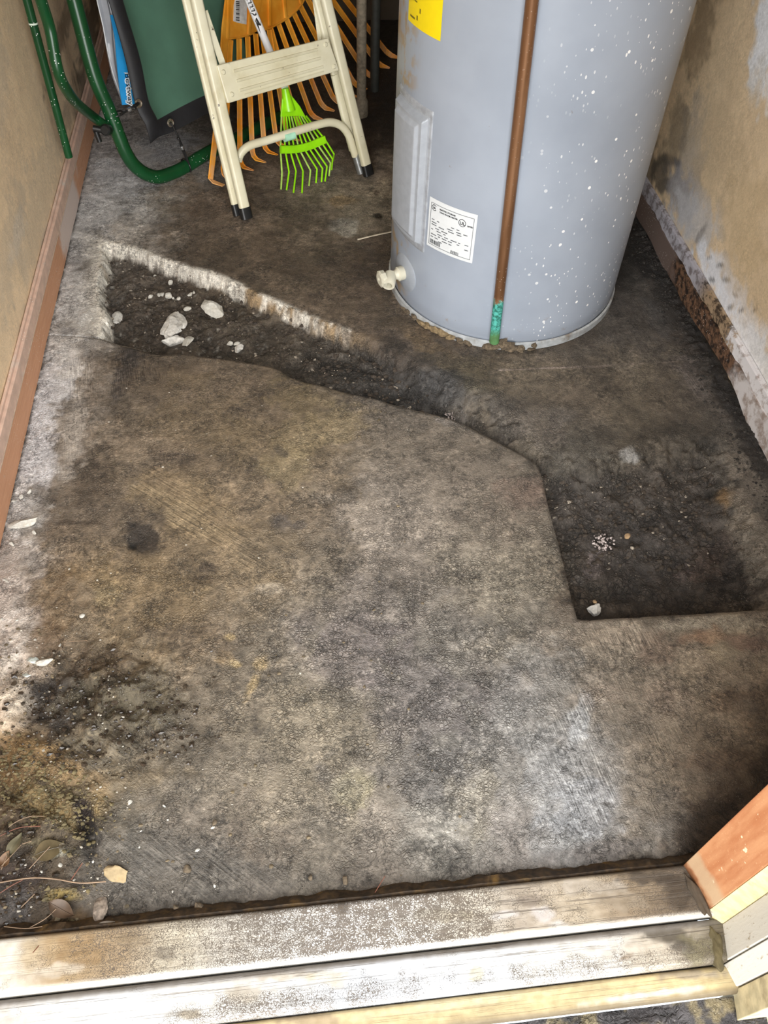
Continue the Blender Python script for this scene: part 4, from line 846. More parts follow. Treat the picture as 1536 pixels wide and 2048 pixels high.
def rail(name, p0, p1, off, w, label=None, capmat=BLK, k=1.9, cap=.03):
    a = LAD.px(*p0, off); b = LAD.px(*p1, off); d = (b - a) / np.linalg.norm(b - a)
    a = a - d * ((a[2] - .004) / d[2]) if a[2] > 0 else a + d * ((.004 - a[2]) / d[2])
    prof = [(x * w / .03, y * w / .03) for x, y in RP]
    r_ = mk(name, sweep([a + d * cap * .7, b, ext(a, b, k)], prof, up=LAD.n), CREAM, ladder, True)
    mk('rubber_foot', sweep([a, a + d * cap], [(x * 1.12, y * 1.12) for x, y in prof], up=LAD.n), capmat, r_, True)
    return a, d
rail('front_rail', (494, 438), (393, 0), .0, .0285)
rail('front_rail', (738, 352), (652, 0), .0, .0285)
rail('rear_rail', (475, 427), (373, 0), -.026, .022)
ra, rd = LAD.px(706, 300, -.026), None
rtop = LAD.px(634, 0, -.026)
mk('rear_rail', sweep([ra, rtop, ext(ra, rtop, 1.6)], [(x * .75, y * .75) for x, y in RP], up=LAD.n), CREAM, ladder, True)
# step plate with pressed ribs
q = [LAD.px(*p, .014) for p in ((434, 131), (657, 76), (679, 141), (456, 207))]
ex = q[1] - q[0]; ey = q[3] - q[0]
def stp(a, b, h=0.0): return (q[0] * (1 - a) + q[1] * a) * (1 - b) + (q[3] * (1 - a) + q[2] * a) * b + LAD.n * h
step = mk('step', slab3([stp(0, 0), stp(1, 0), stp(1, 1), stp(0, 1)], LAD.n, .012), CREAM, ladder, bevel=.0025, label='folded step plate with pressed ribs')
ribs = []
for b in (.24, .50, .76):
    ribs.append(sweep([stp(.12, b), stp(.50, b), stp(.87, b)], [(x, y) for x, y in circ(.0036, 8)], up=LAD.n))
ribs.append(sweep([stp(.15, .90), stp(.86, .90)], circ(.0024, 6)))
mk('rib', merge(*ribs), CREAM, step, True)
for a, b in ((.035, .2), (.05, .8), (.955, .16), (.965, .84)):
    mk('rivet', lathe([(0, .0035), (.004, .0032), (.006, .001), (.0065, -.001)], stp(a, b), LAD.n, 14), CREAM, step, True)
mk('side_bracket', sweep([LAD.px(409, 22, -.004), LAD.px(444, 124, -.004), LAD.px(462, 195, .0)], rrect(.004, .017, .0015, 1), up=LAD.n), CREAM, ladder, True)
mk('side_bracket', sweep([LAD.px(624, -40, -.03), LAD.px(640, 84, -.03)], rrect(.004, .012, .0015, 1), up=LAD.n), CREAM, ladder, True)
mk('brace_bar', sweep([LAD.px(668, 150, -.02), LAD.px(700, 285, -.03)], rrect(.010, .018, .003, 2), up=LAD.n), CREAM, ladder, True)
ub = [LAD.px(476, 322, -.020), LAD.px(482, 306, -.016), LAD.px(500, 291, -.012), LAD.px(540, 279, -.010), LAD.px(590, 263, -.010), LAD.px(640, 248, -.010), LAD.px(664, 245, -.012), LAD.px(684, 253, -.014), LAD.px(698, 272, -.016), LAD.px(706, 296, -.018), LAD.px(711, 312, -.02)]
mk('cross_tube', tube(smooth_path(ub, 5), .0108, 14), CREAM, ladder, True)
fa = LAD.px(711, 308, -.02); fb = LAD.px(723, 350, -.02); fb = fa + (fb - fa) * ((fa[2] - .004) / (fa[2] - fb[2]))
mk('steel_foot', tube([fa, fb], .0112, 14), STEEL, ladder, True)
ca, cb2 = LAD.px(571, 276, .0008), LAD.px(591, 270, .0008)
mk('paint_smudge', sweep([ca - LAD.n * .008, cb2 - LAD.n * .008], circ(.0113, 12)), plain('mint_smudge', (164, 214, 184), .5, var=.1), ladder, True)

# ------------------------------------------------------------ green tube frame with canvas
a = fl(316, 354, .019); b = fl(416, 305, .019)
FRM = Lean((a[0], a[1], .019), (b - a)[:2], 12.5)
GREEN = plain('green_powder_coat', (16, 66, 34), .28, var=.12, sc=20, bump=.04, specks=120)
frame = thing('tube_frame', 'dark green tubular steel frame with a curved corner standing by the left wall', 'frame', a)
fp = [ext(FRM.px(187, 146), FRM.px(148, 0), 1.6)] + [FRM.px(*p) for p in ((148, 0), (187, 146), (218, 220), (240, 278), (252, 306), (268, 330), (290, 347), (316, 354), (345, 346), (372, 333), (416, 306))]
fp.append(FRM.P(FRM.st(fp[-1])[0] + .22, .0)); fp.append(FRM.P(FRM.st(fp[-2])[0] + .35, .0))
mk('frame_tube', tube(smooth_path(fp, 6), .0182, 18), GREEN, frame, True)
J = FRM.px(216, 256, .01)
LP = lambda x, y: onp(x, y, (-.50, 0, 0), (1, 0, 0))
sp_ = [onp(82 - 33, -60, (-.52, 0, 0), (1, 0, 0)), LP(82, 0), LP(100, 59), LP(113, 129), LP(126, 167), LP(152, 205), LP(187, 234), J]
sp_[0] = ext(sp_[2], sp_[1], 2.2)
leg2 = mk('support_tube', tube(smooth_path(sp_, 6), .0125, 16), GREEN, frame, True)
tg = NT('x'); bpy.data.materials.remove(tg.m)
pa = onp(138, 314, (-.560, 0, 0), (1, 0, 0)); pb2 = onp(54, 0, (-.560, 0, 0), (1, 0, 0)); ptop = ext(pa, pb2, .9)
pole = mk('hanging_pole', tube([pa, pb2, ptop], .0098, 14), GREEN, frame, True)
rr_ = pa + (pb2 - pa) * .868
dpole = (pb2 - pa) / np.linalg.norm(pb2 - pa)
mk('white_band', tube([rr_ - dpole * .0018, rr_ + dpole * .0018], .0104, 14), plain('white_tape', (214, 226, 212), .5), pole, True)
mk('top_link', tube([ptop, ptop * .5 + sp_[0] * .5 + [0, 0, .0], sp_[0]], .009, 10), GREEN, frame, True)
mk('clamp_bolt', merge(lathe([(0, 0), (.013, 0), (.014, .004), (.014, .022), (.010, .026), (0, .026)], J + np.array([.0, .0, -.004]), (-.2, -.9, .4), 16), tube([J + [-.035, -.012, .006], J + [-.004, -.014, .0]], .008, 10), tube([J + [-.03, -.012, -.002], J + [-.026, -.016, -.028]], .007, 10)), BLK, frame, True)
# canvas sling
CAN = plain('green_canvas', (68, 104, 86), .75, var=.07, sc=14, bump=.25); BOR = plain('black_webbing', (27, 27, 30), .6, var=.12, sc=80, bump=.2)
canvas = thing('canvas_sling', 'green canvas panel with black border tied into the green tube frame', 'canvas', FRM.px(301, 287))
Lc = smooth_path([FRM.px(*p) for p in ((301, 287), (288, 250), (273, 215), (256, 146), (234, 68), (216, 0))], 8)
Lc.append(ext(Lc[-8], Lc[-1], 4))
Bc = smooth_path([FRM.px(*p) for p in ((301, 287), (318, 273), (347, 262), (417, 225), (452, 206))], 10)
Bc += [ext(Bc[-9], Bc[-1], k) for k in (1, 1.6, 2.2)]
Vc = []; ni, nj = len(Lc), len(Bc)
for i, l in enumerate(Lc):
    for j, bq in enumerate(Bc):
        s = j / (nj - 1); h = .012 * math.sin(s * 7.5 + .4) * min(1, i / 8) + .004 * math.sin(i * .25 + s * 4)
        sh = (bq - Bc[0]); flat = min(1, i / 14); base = FRM.u * (sh @ FRM.u) + FRM.w * (sh @ FRM.w) * (1 - .15 * flat)
        Vc.append(l + base + FRM.n * h)
def facew(cond): return [(i * nj + j, i * nj + j + 1, (i + 1) * nj + j + 1, (i + 1) * nj + j) for i in range(ni - 1) for j in range(nj - 1) if cond(i, j)]
isb = lambda i, j: (j < 14 and (j < 12 - (0 if i > 8 else 0))) or i < 7
def solid(VF, n, th):
    V, F = VF; used = sorted({i for f in F for i in f}); mp = {u: k for k, u in enumerate(used)}; m = len(used)
    V2 = [V[u] for u in used] + [V[u] - n * th for u in used]; F2 = [tuple(mp[i] for i in f) for f in F]
    ed = {}
    for f in F2:
        for x, y in zip(f, f[1:] + f[:1]): ed[(x, y)] = 1
    rim = [(x, y, y + m, x + m) for (x, y) in ed if (y, x) not in ed]
    return V2, F2 + [tuple(i + m for i in f[::-1]) for f in F2] + rim
mk('canvas_panel', solid((Vc, facew(lambda i, j: not isb(i, j))), FRM.n, .0015), CAN, canvas, True)
mk('black_border', solid((Vc, facew(isb)), FRM.n, .0025), BOR, canvas, True)
def torus(c, n, R, r, k=18):
    n = np.array(n) / np.linalg.norm(n); a = np.cross(n, [0, 0, 1.]); a /= np.linalg.norm(a); b = np.cross(n, a)
    P = [np.array(c) + (a * cos(2 * pi * i / k) + b * sin(2 * pi * i / k)) * R for i in range(k + 1)]
    return sweep(P, circ(r, 8), up=n, caps=False)
for (gx_, gy_, tx, ty) in ((277, 207, 232, 228), (341, 246, 372, 332)):
    g = FRM.px(gx_, gy_, .010); e = FRM.px(tx, ty, .0)
    go = mk('grommet', merge(torus(g, FRM.n, .0088, .0026), lathe([(.004, .0006), (.0095, .0004)], g, FRM.n, 18)), plain('nickel', (190, 180, 165), .25, metal=.9, var=.05), canvas, True)
    m1 = g * .45 + e * .55 + FRM.n * .014; m2 = g * .68 + e * .32 + FRM.n * .014
    tie = thing('bungee_tie', 'black bungee tie looped round the %s of the green frame' % ('upright tube beside the left grommet' if gx_ < 300 else 'bottom tube under the lower grommet'), 'cord', g)
    dirn = (e - g) / np.linalg.norm(e - g)
    mk('cord', merge(tube(smooth_path([g + FRM.n * .003, m2, m1 + FRM.u * .003, e + FRM.n * .0195], 5), .0022, 8), tube(smooth_path([g - FRM.n * .002 + FRM.w * .003, m2 + FRM.w * .005, m1 - FRM.u * .003, e + FRM.n * .019 + FRM.w * .002], 5), .0022, 8)), BLK, tie, True)
    tdir = FRM.w if gx_ < 300 else FRM.u
    mk('loop', torus(e, tdir + FRM.n * .05, .0205, .0022), BLK, tie, True)
    mk('cord_lock', lathe([(0, -.006), (.005, -.005), (.0058, 0), (.005, .005), (0, .006)], m1, dirn, 12), plain('steel_bead', (196, 198, 200), .25, metal=.9), tie, True)
    mk('knot', rock(m2 - [0, 0, .005], (.012, .012, .011), 3, 2), BLK, tie, True); mk('knot', rock(m1 + dirn * .008 - [0, 0, .004], (.010, .010, .009), 5, 2), BLK, tie, True)

# grey inflatable bag with a blue printed panel, behind the canvas
BAGP = Lean(FRM.o - FRM.n * .075, FRM.u[:2], 14)
bag = thing('inflatable_bag', 'folded grey vinyl bag with a blue printed strip squeezed behind the green canvas', 'bag', BAGP.px(246, 206))
def strip(Lp, Rp, hfun, pl_, n=12, th=.004, off=0.0):
    A = smooth_path([pl_.px(*p, off) - pl_.n * off for p in Lp], 6); B = smooth_path([pl_.px(*p) for p in Rp], 6); V = []; F = []
    for i, (x, y) in enumerate(zip(A, B)):
        for j in range(n + 1): s = j / n; V.append(x * (1 - s) + y * s + pl_.n * hfun(i / (len(A) - 1), s))
    for i in range(len(A) - 1):
        for j in range(n): k_ = i * (n + 1) + j; F.append((k_, k_ + 1, k_ + n + 2, k_ + n + 1))
    return solid((V, F), pl_.n, th)
VIN = plain('grey_vinyl', (150, 152, 158), .3, var=.12, sc=12, bump=.05); BLU = plain('blue_print', (36, 140, 200), .35, var=.15, sc=10, bump=.05)
bl = [(140, -260), (175, -90), (193, 0), (205, 52), (214, 100), (226, 150), (240, 188), (247, 207)]; br = [(236, -260), (262, -90), (268, 0), (274, 52), (280, 100), (284, 150), (288, 185), (290, 200)]
mk('vinyl_body', strip(bl, br, lambda a, s: .030 * math.sin(min(1, s * 2) * pi / 2) + .004 * math.sin(s * 30 + a * 5), BAGP), VIN, bag, True)
mk('seam', tube(smooth_path([BAGP.px(x + 1, y, .004) for x, y in bl], 5), .0016, 6), plain('pale_seam', (206, 208, 210), .35), bag, True)
mk('seam', tube(smooth_path([BAGP.px(x, y, .022) for x, y in ((214, 0), (222, 40), (226, 90), (232, 140), (240, 175), (246, 200))], 5), .0014, 6), plain('dark_seam', (70, 72, 78), .4), bag, True)
b1 = [(221, 30), (230, 75), (233, 110), (236, 145), (240, 180), (245, 210)]; b2 = [(262, 30), (266, 75), (272, 110), (276, 145), (280, 180), (284, 203)]
mk('blue_panel', strip(b1, b2, lambda a, s: .034 + .0035 * math.sin(s * 5), BAGP, th=.003, off=.034), BLU, bag, True)
def text_plane(txt, size, o, dx, dy, n, bold=0, italic=0):
    V, F = text_vf(txt, size, bold, italic); o = np.array(o); return [o + dx * x + dy * y + n * .0 for x, y, _ in V], F
tb = BAGP.px(249, 146, .0400); te = BAGP.px(257, 211, .0400); dx = (te - tb); L = np.linalg.norm(dx); dx /= L; dy = np.cross(BAGP.n, dx); 
V, F = text_vf('Bestway', 1.0, .02); wmax = max(v[0] for v in V); sc = L / wmax
mk('printed_name', text_plane('Bestway', sc, tb, dx, dy, BAGP.n, .11 * sc), plain('white_print', (232, 240, 246), .4), bag)
mk('printed_name', text_plane('Bestway', sc, tb + BAGP.n * .0010, dx, dy, BAGP.n, .0), INK, bag)

# ------------------------------------------------------------ orange leaf rakes
t = NT('orange_plastic'); v = t.obj(); zz = t.add('ShaderNodeSeparateXYZ', {'Vector': t.add('ShaderNodeNewGeometry').outputs['Position']}).outputs[2]
co = t.mix(t.mapr(t.noise(v, 16, 4), .3, .7), lc(232, 146, 34), lc(248, 178, 66))
dust = t.math('MULTIPLY', t.mapr(zz, .0, .22, 1, 0), t.mapr(t.noise(v, 30, 5), .35, .6)); co = t.mix(t.math('MULTIPLY', dust, .55), co, lc(214, 176, 146))
ORG = t.fin(co, .4, t.bump(t.noise(v, 60, 3), .1, .001))
RK = Lean(fl(421, 362), (fl(640, 205) - fl(421, 362))[:2], 13)
def tine(root, bend, plane_off, nm, par, hook=.044, w=.0185):
    rt = RK.px(*root, plane_off); bd = fl(*bend, .010)
    d = (bd - rt); d /= np.linalg.norm(d); hk = RK.n * .9 + RK.u * .1; hk[2] = 0; hk /= np.linalg.norm(hk)
    P = [rt, rt + (bd - rt) * .5, bd - d * .016, bd - d * .005 + hk * .004, bd + hk * .014 + [0, 0, -.003], bd + hk * hook + [0, 0, -.005]]
    pr = [(-.0015, -w / 2), (.0025, -w / 2), (.0025, -w / 2 + .0022), (.0004, -w / 2 + .0022), (.0004, w / 2 - .0022), (.0025, w / 2 - .0022), (.0025, w / 2), (-.0015, w / 2)]
    return mk(nm, sweep(P, pr, up=RK.n, scale=[1, 1, 1, 1, .95, .35]), ORG, par)
def head_plate(pts, off, rr, par, ribs=()):
    P = [RK.px(*p, off) for p in pts]; pl_ = mk('rake_head', slab3(P, RK.n, .003), ORG, par, bevel=.001)
    for r_ in ribs: mk('head_rib', sweep([RK.px(*p, off + .002) for p in r_], rrect(.006, rr, .002, 2), up=RK.n), ORG, pl_, True)
    return pl_
rakeA = thing('leaf_rake', 'orange plastic leaf rake with a barcode sticker, its left tines behind the ladder', 'rake', fl(421, 362))
head_plate([(484, -130), (455, -60), (452, 78), (470, 76), (490, 72), (508, 66), (516, 62), (530, -60), (508, -130)], .012, .012, rakeA, ribs=[((458, -60), (455, 78)), ((498, 70), (504, -60))])
mk('arc_ridge', tube([RK.px(*p, .014) for p in ((455, 78), (472, 76), (490, 72), (508, 66))], .0026, 8), ORG, rakeA, True)
rim = [RK.px(*p, .013) for p in ((466, -60), (458, 0), (450, 60), (445, 132), (438, 210))] + [fl(421, 358, .012)]
hk = RK.n.copy(); hk[2] = 0; hk /= np.linalg.norm(hk)
mk('tine', sweep(rim + [rim[-1] + hk * .012 + [0, 0, -.006], rim[-1] + hk * .045 + [0, 0, -.006]], rrect(.006, .032, .002, 2), up=RK.n, scale=[1, .95, .85, .75, .7, .6, .5, .4]), ORG, rakeA, label='thick outer tine')
for root, bend in (((461, 79), (446, 352)), ((478, 76), (480, 331)), ((495, 72), (505, 315)), ((511, 67), (529, 300)), ((524, 64), (553, 286)), ((538, 60), (574, 272))): tine(root, bend, .012, 'tine', rakeA)
lbl = mk('barcode_sticker', slab3([RK.px(*p, .0135) for p in ((472, -12), (495, -8), (493, 49), (474, 45), (467, 42), (468, 10))], RK.n, .001), plain('worn_sticker', (222, 220, 216), .5, dirt=(170, 160, 150), dirt_amt=.3), rakeA)
bb_ = []
y = 2
while y < 40: hgt = rb.choice((.7, 1.2, 2)); bb_.append(slab3([RK.px(472, y, .0142), RK.px(479, y + 1, .0142), RK.px(479, y + 1 + hgt, .0142), RK.px(472, y + hgt, .0142)], RK.n, .0004)); y += hgt + rb.choice((1, 1.6))
mk('barcode', merge(*bb_), INK, lbl)
rakeB = thing('leaf_rake', 'wide orange leaf rake fanned out behind the ladder towards the grey pipe', 'rake', fl(640, 205))
arcB = [(520, 62), (538, 57), (552, 50), (566, 42), (580, 33), (594, 20), (604, 8), (612, -8), (622, -30)]
head_plate([(546, -170), (508, -70)] + arcB + [(612, -70), (574, -170)], .004, .014, rakeB, ribs=[((538, -80), (540, 52)), ((560, -80), (572, 36)), ((580, -80), (603, 6))])
mk('arc_ridge', tube([RK.px(*p, .007) for p in arcB], .0028, 8), ORG, rakeB, True)
for root, bend in (((541, 56), (596, 252)), ((557, 48), (622, 231)), ((573, 38), (644, 213)), ((588, 27), (668, 200)), ((601, 13), (690, 185)), ((612, -8), (710, 170)), ((621, -28), (733, 148)), ((630, -48), (756, 128)), ((640, -66), (776, 108))): tine(root, bend, .003, 'tine', rakeB)
def handle_of(rk, p0, col=ORG): 
    a_ = RK.px(*p0, .012); mk('handle', tube([a_, a_ + RK.w * .9 - RK.n * .02], .012, 12), plain('ash_wood', (176, 140, 96), .6), rk, True)
handle_of(rakeA, (496, -120)); handle_of(rakeB, (560, -160))

# lime hand rake
GB = fl(610, 383); HRK = Lean(fl(565, 380), (fl(655, 347) - fl(565, 380))[:2], 20)
LIME = plain('lime_plastic', (142, 214, 18), .3, var=.1, sc=30, bump=.05, dirt=(150, 170, 80), dirt_amt=.1); LIMED = plain('dusty_lime', (160, 196, 88), .45, var=.2, sc=60)
hr = thing('hand_rake', 'small lime green fan rake with white handle behind the ladder step', 'rake', HRK.o)
sock0 = HRK.px(570, 176, .02); hb = HRK.px(548, 104, .02)
top_l = [(563, 232), (566, 205), (566, 180), (575, 177), (582, 192), (600, 214), (617, 236)]
mk('rake_socket', merge(lathe([(.0, .0), (.010, .0), (.0135, .03), (.018, .055)], sock0, (HRK.px(577, 215, .012) - sock0), 16)), LIME, hr, True)
fanp = [HRK.px(*p, .016) for p in ((566, 186), (576, 182), (600, 212), (612, 234), (596, 232), (580, 233), (562, 234))]
mk('fan_root', slab3(fanp, HRK.n, .006), LIME, hr, bevel=.0015)
band_px = [(561, 299), (575, 299), (592, 298), (608, 295), (624, 290), (640, 283), (650, 279)]
N_T = 11
import bisect
def along(P, s):
    P = [np.array(p, float) for p in P]; d = [0]
    for x, y in zip(P, P[1:]): d.append(d[-1] + np.linalg.norm(y - x))
    t_ = s * d[-1]; i = min(max(bisect.bisect(d, t_) - 1, 0), len(P) - 2); k_ = (t_ - d[i]) / (d[i + 1] - d[i]); return P[i] * (1 - k_) + P[i + 1] * k_
tips = [(562, 379), (573, 380), (587, 385), (604, 386), (618, 372), (632, 366), (643, 364), (650, 363), (658, 352), (663, 340), (666, 322)]
knee = [(564, 346), (578, 344), (592, 342), (606, 342), (621, 341), (634, 338), (645, 337), (654, 333), (661, 326), (665, 318), (668, 308)]
for i in range(N_T):
    s = i / (N_T - 1); r0 = along([(563, 233), (580, 233), (597, 232), (612, 232)], s); b0 = along(band_px, s)
    P = [HRK.px(*r0, .014), HRK.px(*b0, .006), fl(*knee[i], .034 if i < 8 else .045), fl(*tips[i], .002 + (0 if i < 8 else .014))]
    mk('tine', sweep(P[:2] + [P[1] * .5 + P[2] * .5, P[2], P[3]], rrect(.0035, .0048, .001, 1), up=HRK.n), LIME if i % 4 else LIMED, hr, True)
bandc = smooth_path([HRK.px(*p, .010) for p in band_px], 4)
mk('spreader_band', sweep(bandc, rrect(.010, .021, .003, 2), up=HRK.n), LIME, hr, True)
hand_d = HRK.px(488, 0, -.0) ; hd0 = sock0; d0_ = float((sock0 - RK.o) @ RK.n); hd1 = onp(497, 0, RK.o + RK.n * (d0_ + (.035 - d0_) / 1.8), RK.n)
hnd = mk('handle', tube([hd0, hd1, ext(hd0, hd1, .75)], .0098, 16), plain('white_handle', (232, 232, 234), .35, var=.04), hr, True)
dl = (hd0 - hd1); dl /= np.linalg.norm(dl); vw = O3 - hd1; vw -= dl * (vw @ dl); vw /= np.linalg.norm(vw); sd = np.cross(vw, dl)
def on_handle(V):  # x along handle, y around it
    out = []
    for x, y, _ in V: a_ = y / .0098; out.append(hd1 + dl * x + vw * .0102 * cos(a_) + sd * .0102 * sin(a_))
    return out
Vt, Ft = text_vf('Annnp', .020, .0006, .35)
mk('handle_lettering', (on_handle([(x * 1.0 - .012, y * 1 - .004, 0) for x, y, _ in Vt]), Ft), INK, hnd)
arw = [(.048, .001, 0), (.060, .010, 0), (.070, .004, 0), (.066, -.001, 0), (.088, -.004, 0), (.066, -.005, 0), (.052, -.005, 0)]
mk('handle_emblem', (on_handle(arw), [(0, 1, 2, 3), (0, 3, 5, 6), (3, 4, 5)]), INK, hnd)

# ------------------------------------------------------------ pipes at the back
def vpole(name, px, r, mat, label, top=2.35, fit=True, lean=(0, 0)):
    p = fl(*px); t_ = thing(name, label, 'pipe', p)
    mk('pipe', tube([p + [0, 0, .002], p + [lean[0], lean[1], top]], r, 16), mat, t_, True)
    if fit: mk('pipe_coupling', lathe([(0, 0.0), (r * 1.3, 0), (r * 1.42, .006), (r * 1.42, .045), (r * 1.25, .052), (r * 1.0, .056)], p, (0, 0, 1), 16), mat, t_, True)
    return t_
vpole('standing_pipe', (723, 232), .0148, plain('mouldy_grey_pipe', (124, 114, 98), .8, var=.25, sc=90, dirt=(70, 60, 48), dirt_amt=.6, bump=.5), 'mottled grey brown pipe standing on a coupling between rakes and heater')
vpole('standing_pipe', (749, 182), .0150, plain('dark_pipe', (48, 50, 46), .6, var=.2, sc=60), 'dark pipe standing behind the mottled pipe in the shadows', fit=False)

# ------------------------------------------------------------ stones, leaves, needles
CHALK = plain('chalky_mortar', (182, 179, 170), .9, var=.16, sc=160, dirt=(150, 138, 118), dirt_amt=.4, bump=.6); BEIGE = plain('beige_stone', (152, 134, 102), .85, var=.15, sc=110, dirt=(160, 130, 88), dirt_amt=.3, bump=.5)
GRYS = plain('grey_stone', (176, 182, 176), .85, var=.15, sc=110, bump=.5); WBLOCK = plain('dirty_white_rubble', (200, 197, 190), .9, var=.2, sc=120, dirt=(92, 82, 72), dirt_amt=.45, bump=.7)
def stone(px, size, mat, label, seed, rot=0, z=0.0, name='stone', cat='stone', k=3, group=None):
    p = fl(*px, z); o = mk(name, rock((p[0], p[1], z - .002), size, seed, k, rot, 10, .16), mat, None, False); return tag(o, label, cat, group)
stone((50, 1050), (.070, .026, .018), CHALK, 'long white mortar chunk lying beside the left baseboard', 11, R_(12), .0, 'mortar_chunk')
stone((93, 1327), (.036, .020, .016), CHALK, 'right-hand and larger of the paired white stones at the left edge of the slab', 12, R_(8), .0)
stone((68, 1324), (.024, .018, .014), GRYS, 'left-hand, greyer of the paired white stones at the left edge of the slab', 13, R_(-10), .0)
stone((238, 1748), (.042, .024, .014), BEIGE, 'flat beige stone chip lying alone on the slab near the sill', 14, R_(-22), .0)
stone((55, 1352), (.032, .020, .008), GRYS, 'flat pale green grey stone just below the paired white stones', 15, R_(20), .0)
stone((200, 1815), (.026, .036, .010), plain('grey_bark', (118, 106, 94), .9, var=.4, sc=150, bump=.9), 'crumbled grey dead leaf lump near the sill at lower left', 16, 0, .0, 'leaf_lump', 'leaf')
for (px, s, l, sd) in (((425, 622), (.078, .060, .032), 'white mortar lump standing alone in the middle of the trench soil', 21), ((352, 652), (.056, .105, .024), 'dirty white rubble lump in the left trench, tallest of the group', 22), ((345, 689), (.060, .034, .028), 'white rubble lump touching the front slab edge in the trench', 23),
                       ((376, 687), (.040, .026, .020), 'small white rubble lump right of the larger one at the front slab edge', 24), ((236, 640), (.060, .030, .014), 'half buried white rubble by the left end of the trench', 25), ((480, 700), (.024, .030, .014), 'small white rubble piece against the slab edge in the middle trench', 26),
                       ((1205, 1086), (.042, .044, .010), 'pinkish white crumbly mortar patch in the right-hand soil pit', 27), ((1186, 1226), (.034, .024, .022), 'shiny pale lump in the corner of the right-hand pit by the slab', 28), ((905, 832), (.030, .020, .012), 'pale crumbly mortar bit on the soil at the slab edge below the heater', 29)):
    if sd in (27, 29):
        p = fl(*px, -.047 if sd == 27 else -.034); rr2 = random.Random(sd); L = []
        for q_ in range(60):
            a_ = rr2.uniform(0, 6.28); d_ = rr2.random() ** .7 * s[0] * .55; g_ = rr2.uniform(.003, .008)
            L.append(rock((p[0] + d_ * cos(a_), p[1] + d_ * sin(a_) * .9, p[2] + .004 * (1 - d_ / s[0])), (g_, g_ * .8, g_ * .7), sd * 100 + q_, 1, a_))
        tag(mk('mortar_crumbs', merge(*L), plain('pinkish_white_crumbs', (176, 164, 160), .6, var=.4, sc=120), None, False), l, 'rubble', kind='stuff'); continue
    stone(px, s, WBLOCK if sd not in (21, 24) else CHALK, l, sd, sd * .7, -.040 if sd < 27 else -.05, 'rubble_lump', 'rubble')
def small_set(name, label, cat, group, pts, mat, smin, smax, z, seed, labels=None):
    r = random.Random(seed); base = None
    for i, (x, y) in enumerate(pts):
        s = r.uniform(smin, smax); p = fl(x, y, z)
        o = mk(name, rock((p[0], p[1], z - .001), (s, s * r.uniform(.6, .9), s * r.uniform(.5, .8)), seed + i, 2, r.uniform(0, 3)), mat, None, True)
        tag(o, labels[i] if labels else label, cat, group)
small_set('pebble', 'small white pebble lying along the left wall edge of the slab', 'pebble', 'white pebbles along the left wall', [(28, 1003), (44, 995), (12, 1162), (4, 1240), (60, 985), (24, 1090), (70, 1068), (35, 1240), (120, 1292), (166, 1232), (126, 1210), (113, 1333)], CHALK, .007, .014, .0, 40,
  ['white pebble closest to the baseboard just above the long mortar chunk', 'white pebble second from the baseboard above the long mortar chunk', 'white pebble at the left image edge halfway between mortar chunk and paired stones', 'lowest white pebble touching the left image edge on the pale strip', 'uppermost small white pebble by the baseboard above the mortar chunk',
   'white pebble on the pale strip just below the long mortar chunk', 'small square stone chip directly below the right end of the mortar chunk', 'white crumb on the pale strip left of the brown mud', 'small pale stone just above the paired white stones', 'square white chip standing apart on the brown mud, furthest right of the left edge pebbles', 'small white chip left of the square white chip on the brown mud', 'small pale pebble touching the right end of the paired white stones'])
small_set('pebble', 'tiny white crumb scattered on the dark wet slab near the sill', 'pebble', 'white crumbs on the wet slab', [(304, 1629), (329, 1612), (260, 1606), (278, 1694), (345, 1783), (430, 1772), (100, 1635), (282, 1662), (202, 1618), (395, 1700), (336, 1640), (426, 1655), (186, 1723), (120, 1730), (83, 1744), (44, 1545)], CHALK, .004, .010, .0, 60)
small_set('pebble', 'small white rubble crumb in the row across the trench soil', 'pebble', 'white crumbs in the trench', [(318, 592), (326, 590), (337, 594), (346, 598), (357, 600), (302, 597), (310, 553), (388, 586), (382, 592), (342, 567), (205, 612), (376, 619), (474, 690), (460, 690)], CHALK, .012, .026, -.036, 80)
small_set('dirt_clod', 'dark dirt clod sitting on the slab just behind the sill', 'dirt', 'dark clods behind the sill', [(621, 1756), (690, 1765), (350, 1815), (400, 1815), (430, 1645), (375, 1740)], MUD, .010, .018, .0, 100,
  ['dark dirt clod on the slab above the middle of the sill, left of two', 'dark dirt clod on the slab above the middle of the sill, right of two', 'brown dirt clod right of the dead leaf lump, hugging the sill', 'small brown clod next right along the sill from the hugging one', 'dark clod highest up the wet slab, far above the sill', 'small dark clod between beige stone chip and sill'])
small_set('stone', 'tan stone half buried in the soil against the front slab edge', 'stone', 'tan stones in the trench soil', [(990, 856), (1098, 944), (1190, 1205), (1255, 1075), (1448, 985), (1500, 1012)], plain('tan_stone', (150, 124, 92), .9, var=.3, sc=110, bump=.5), .010, .017, -.036, 120,
  ['tan stone at the rounded bend of the front slab edge', 'tan stone in the crevice by the outer corner of the front slab', 'orange tan stone in the inner corner of the right pit behind the shiny lump', 'tan stone alone near the middle of the right pit', 'orange tan stone at the upper right rim of the right pit', 'tan stone nearest the right image edge at the pit rim'])
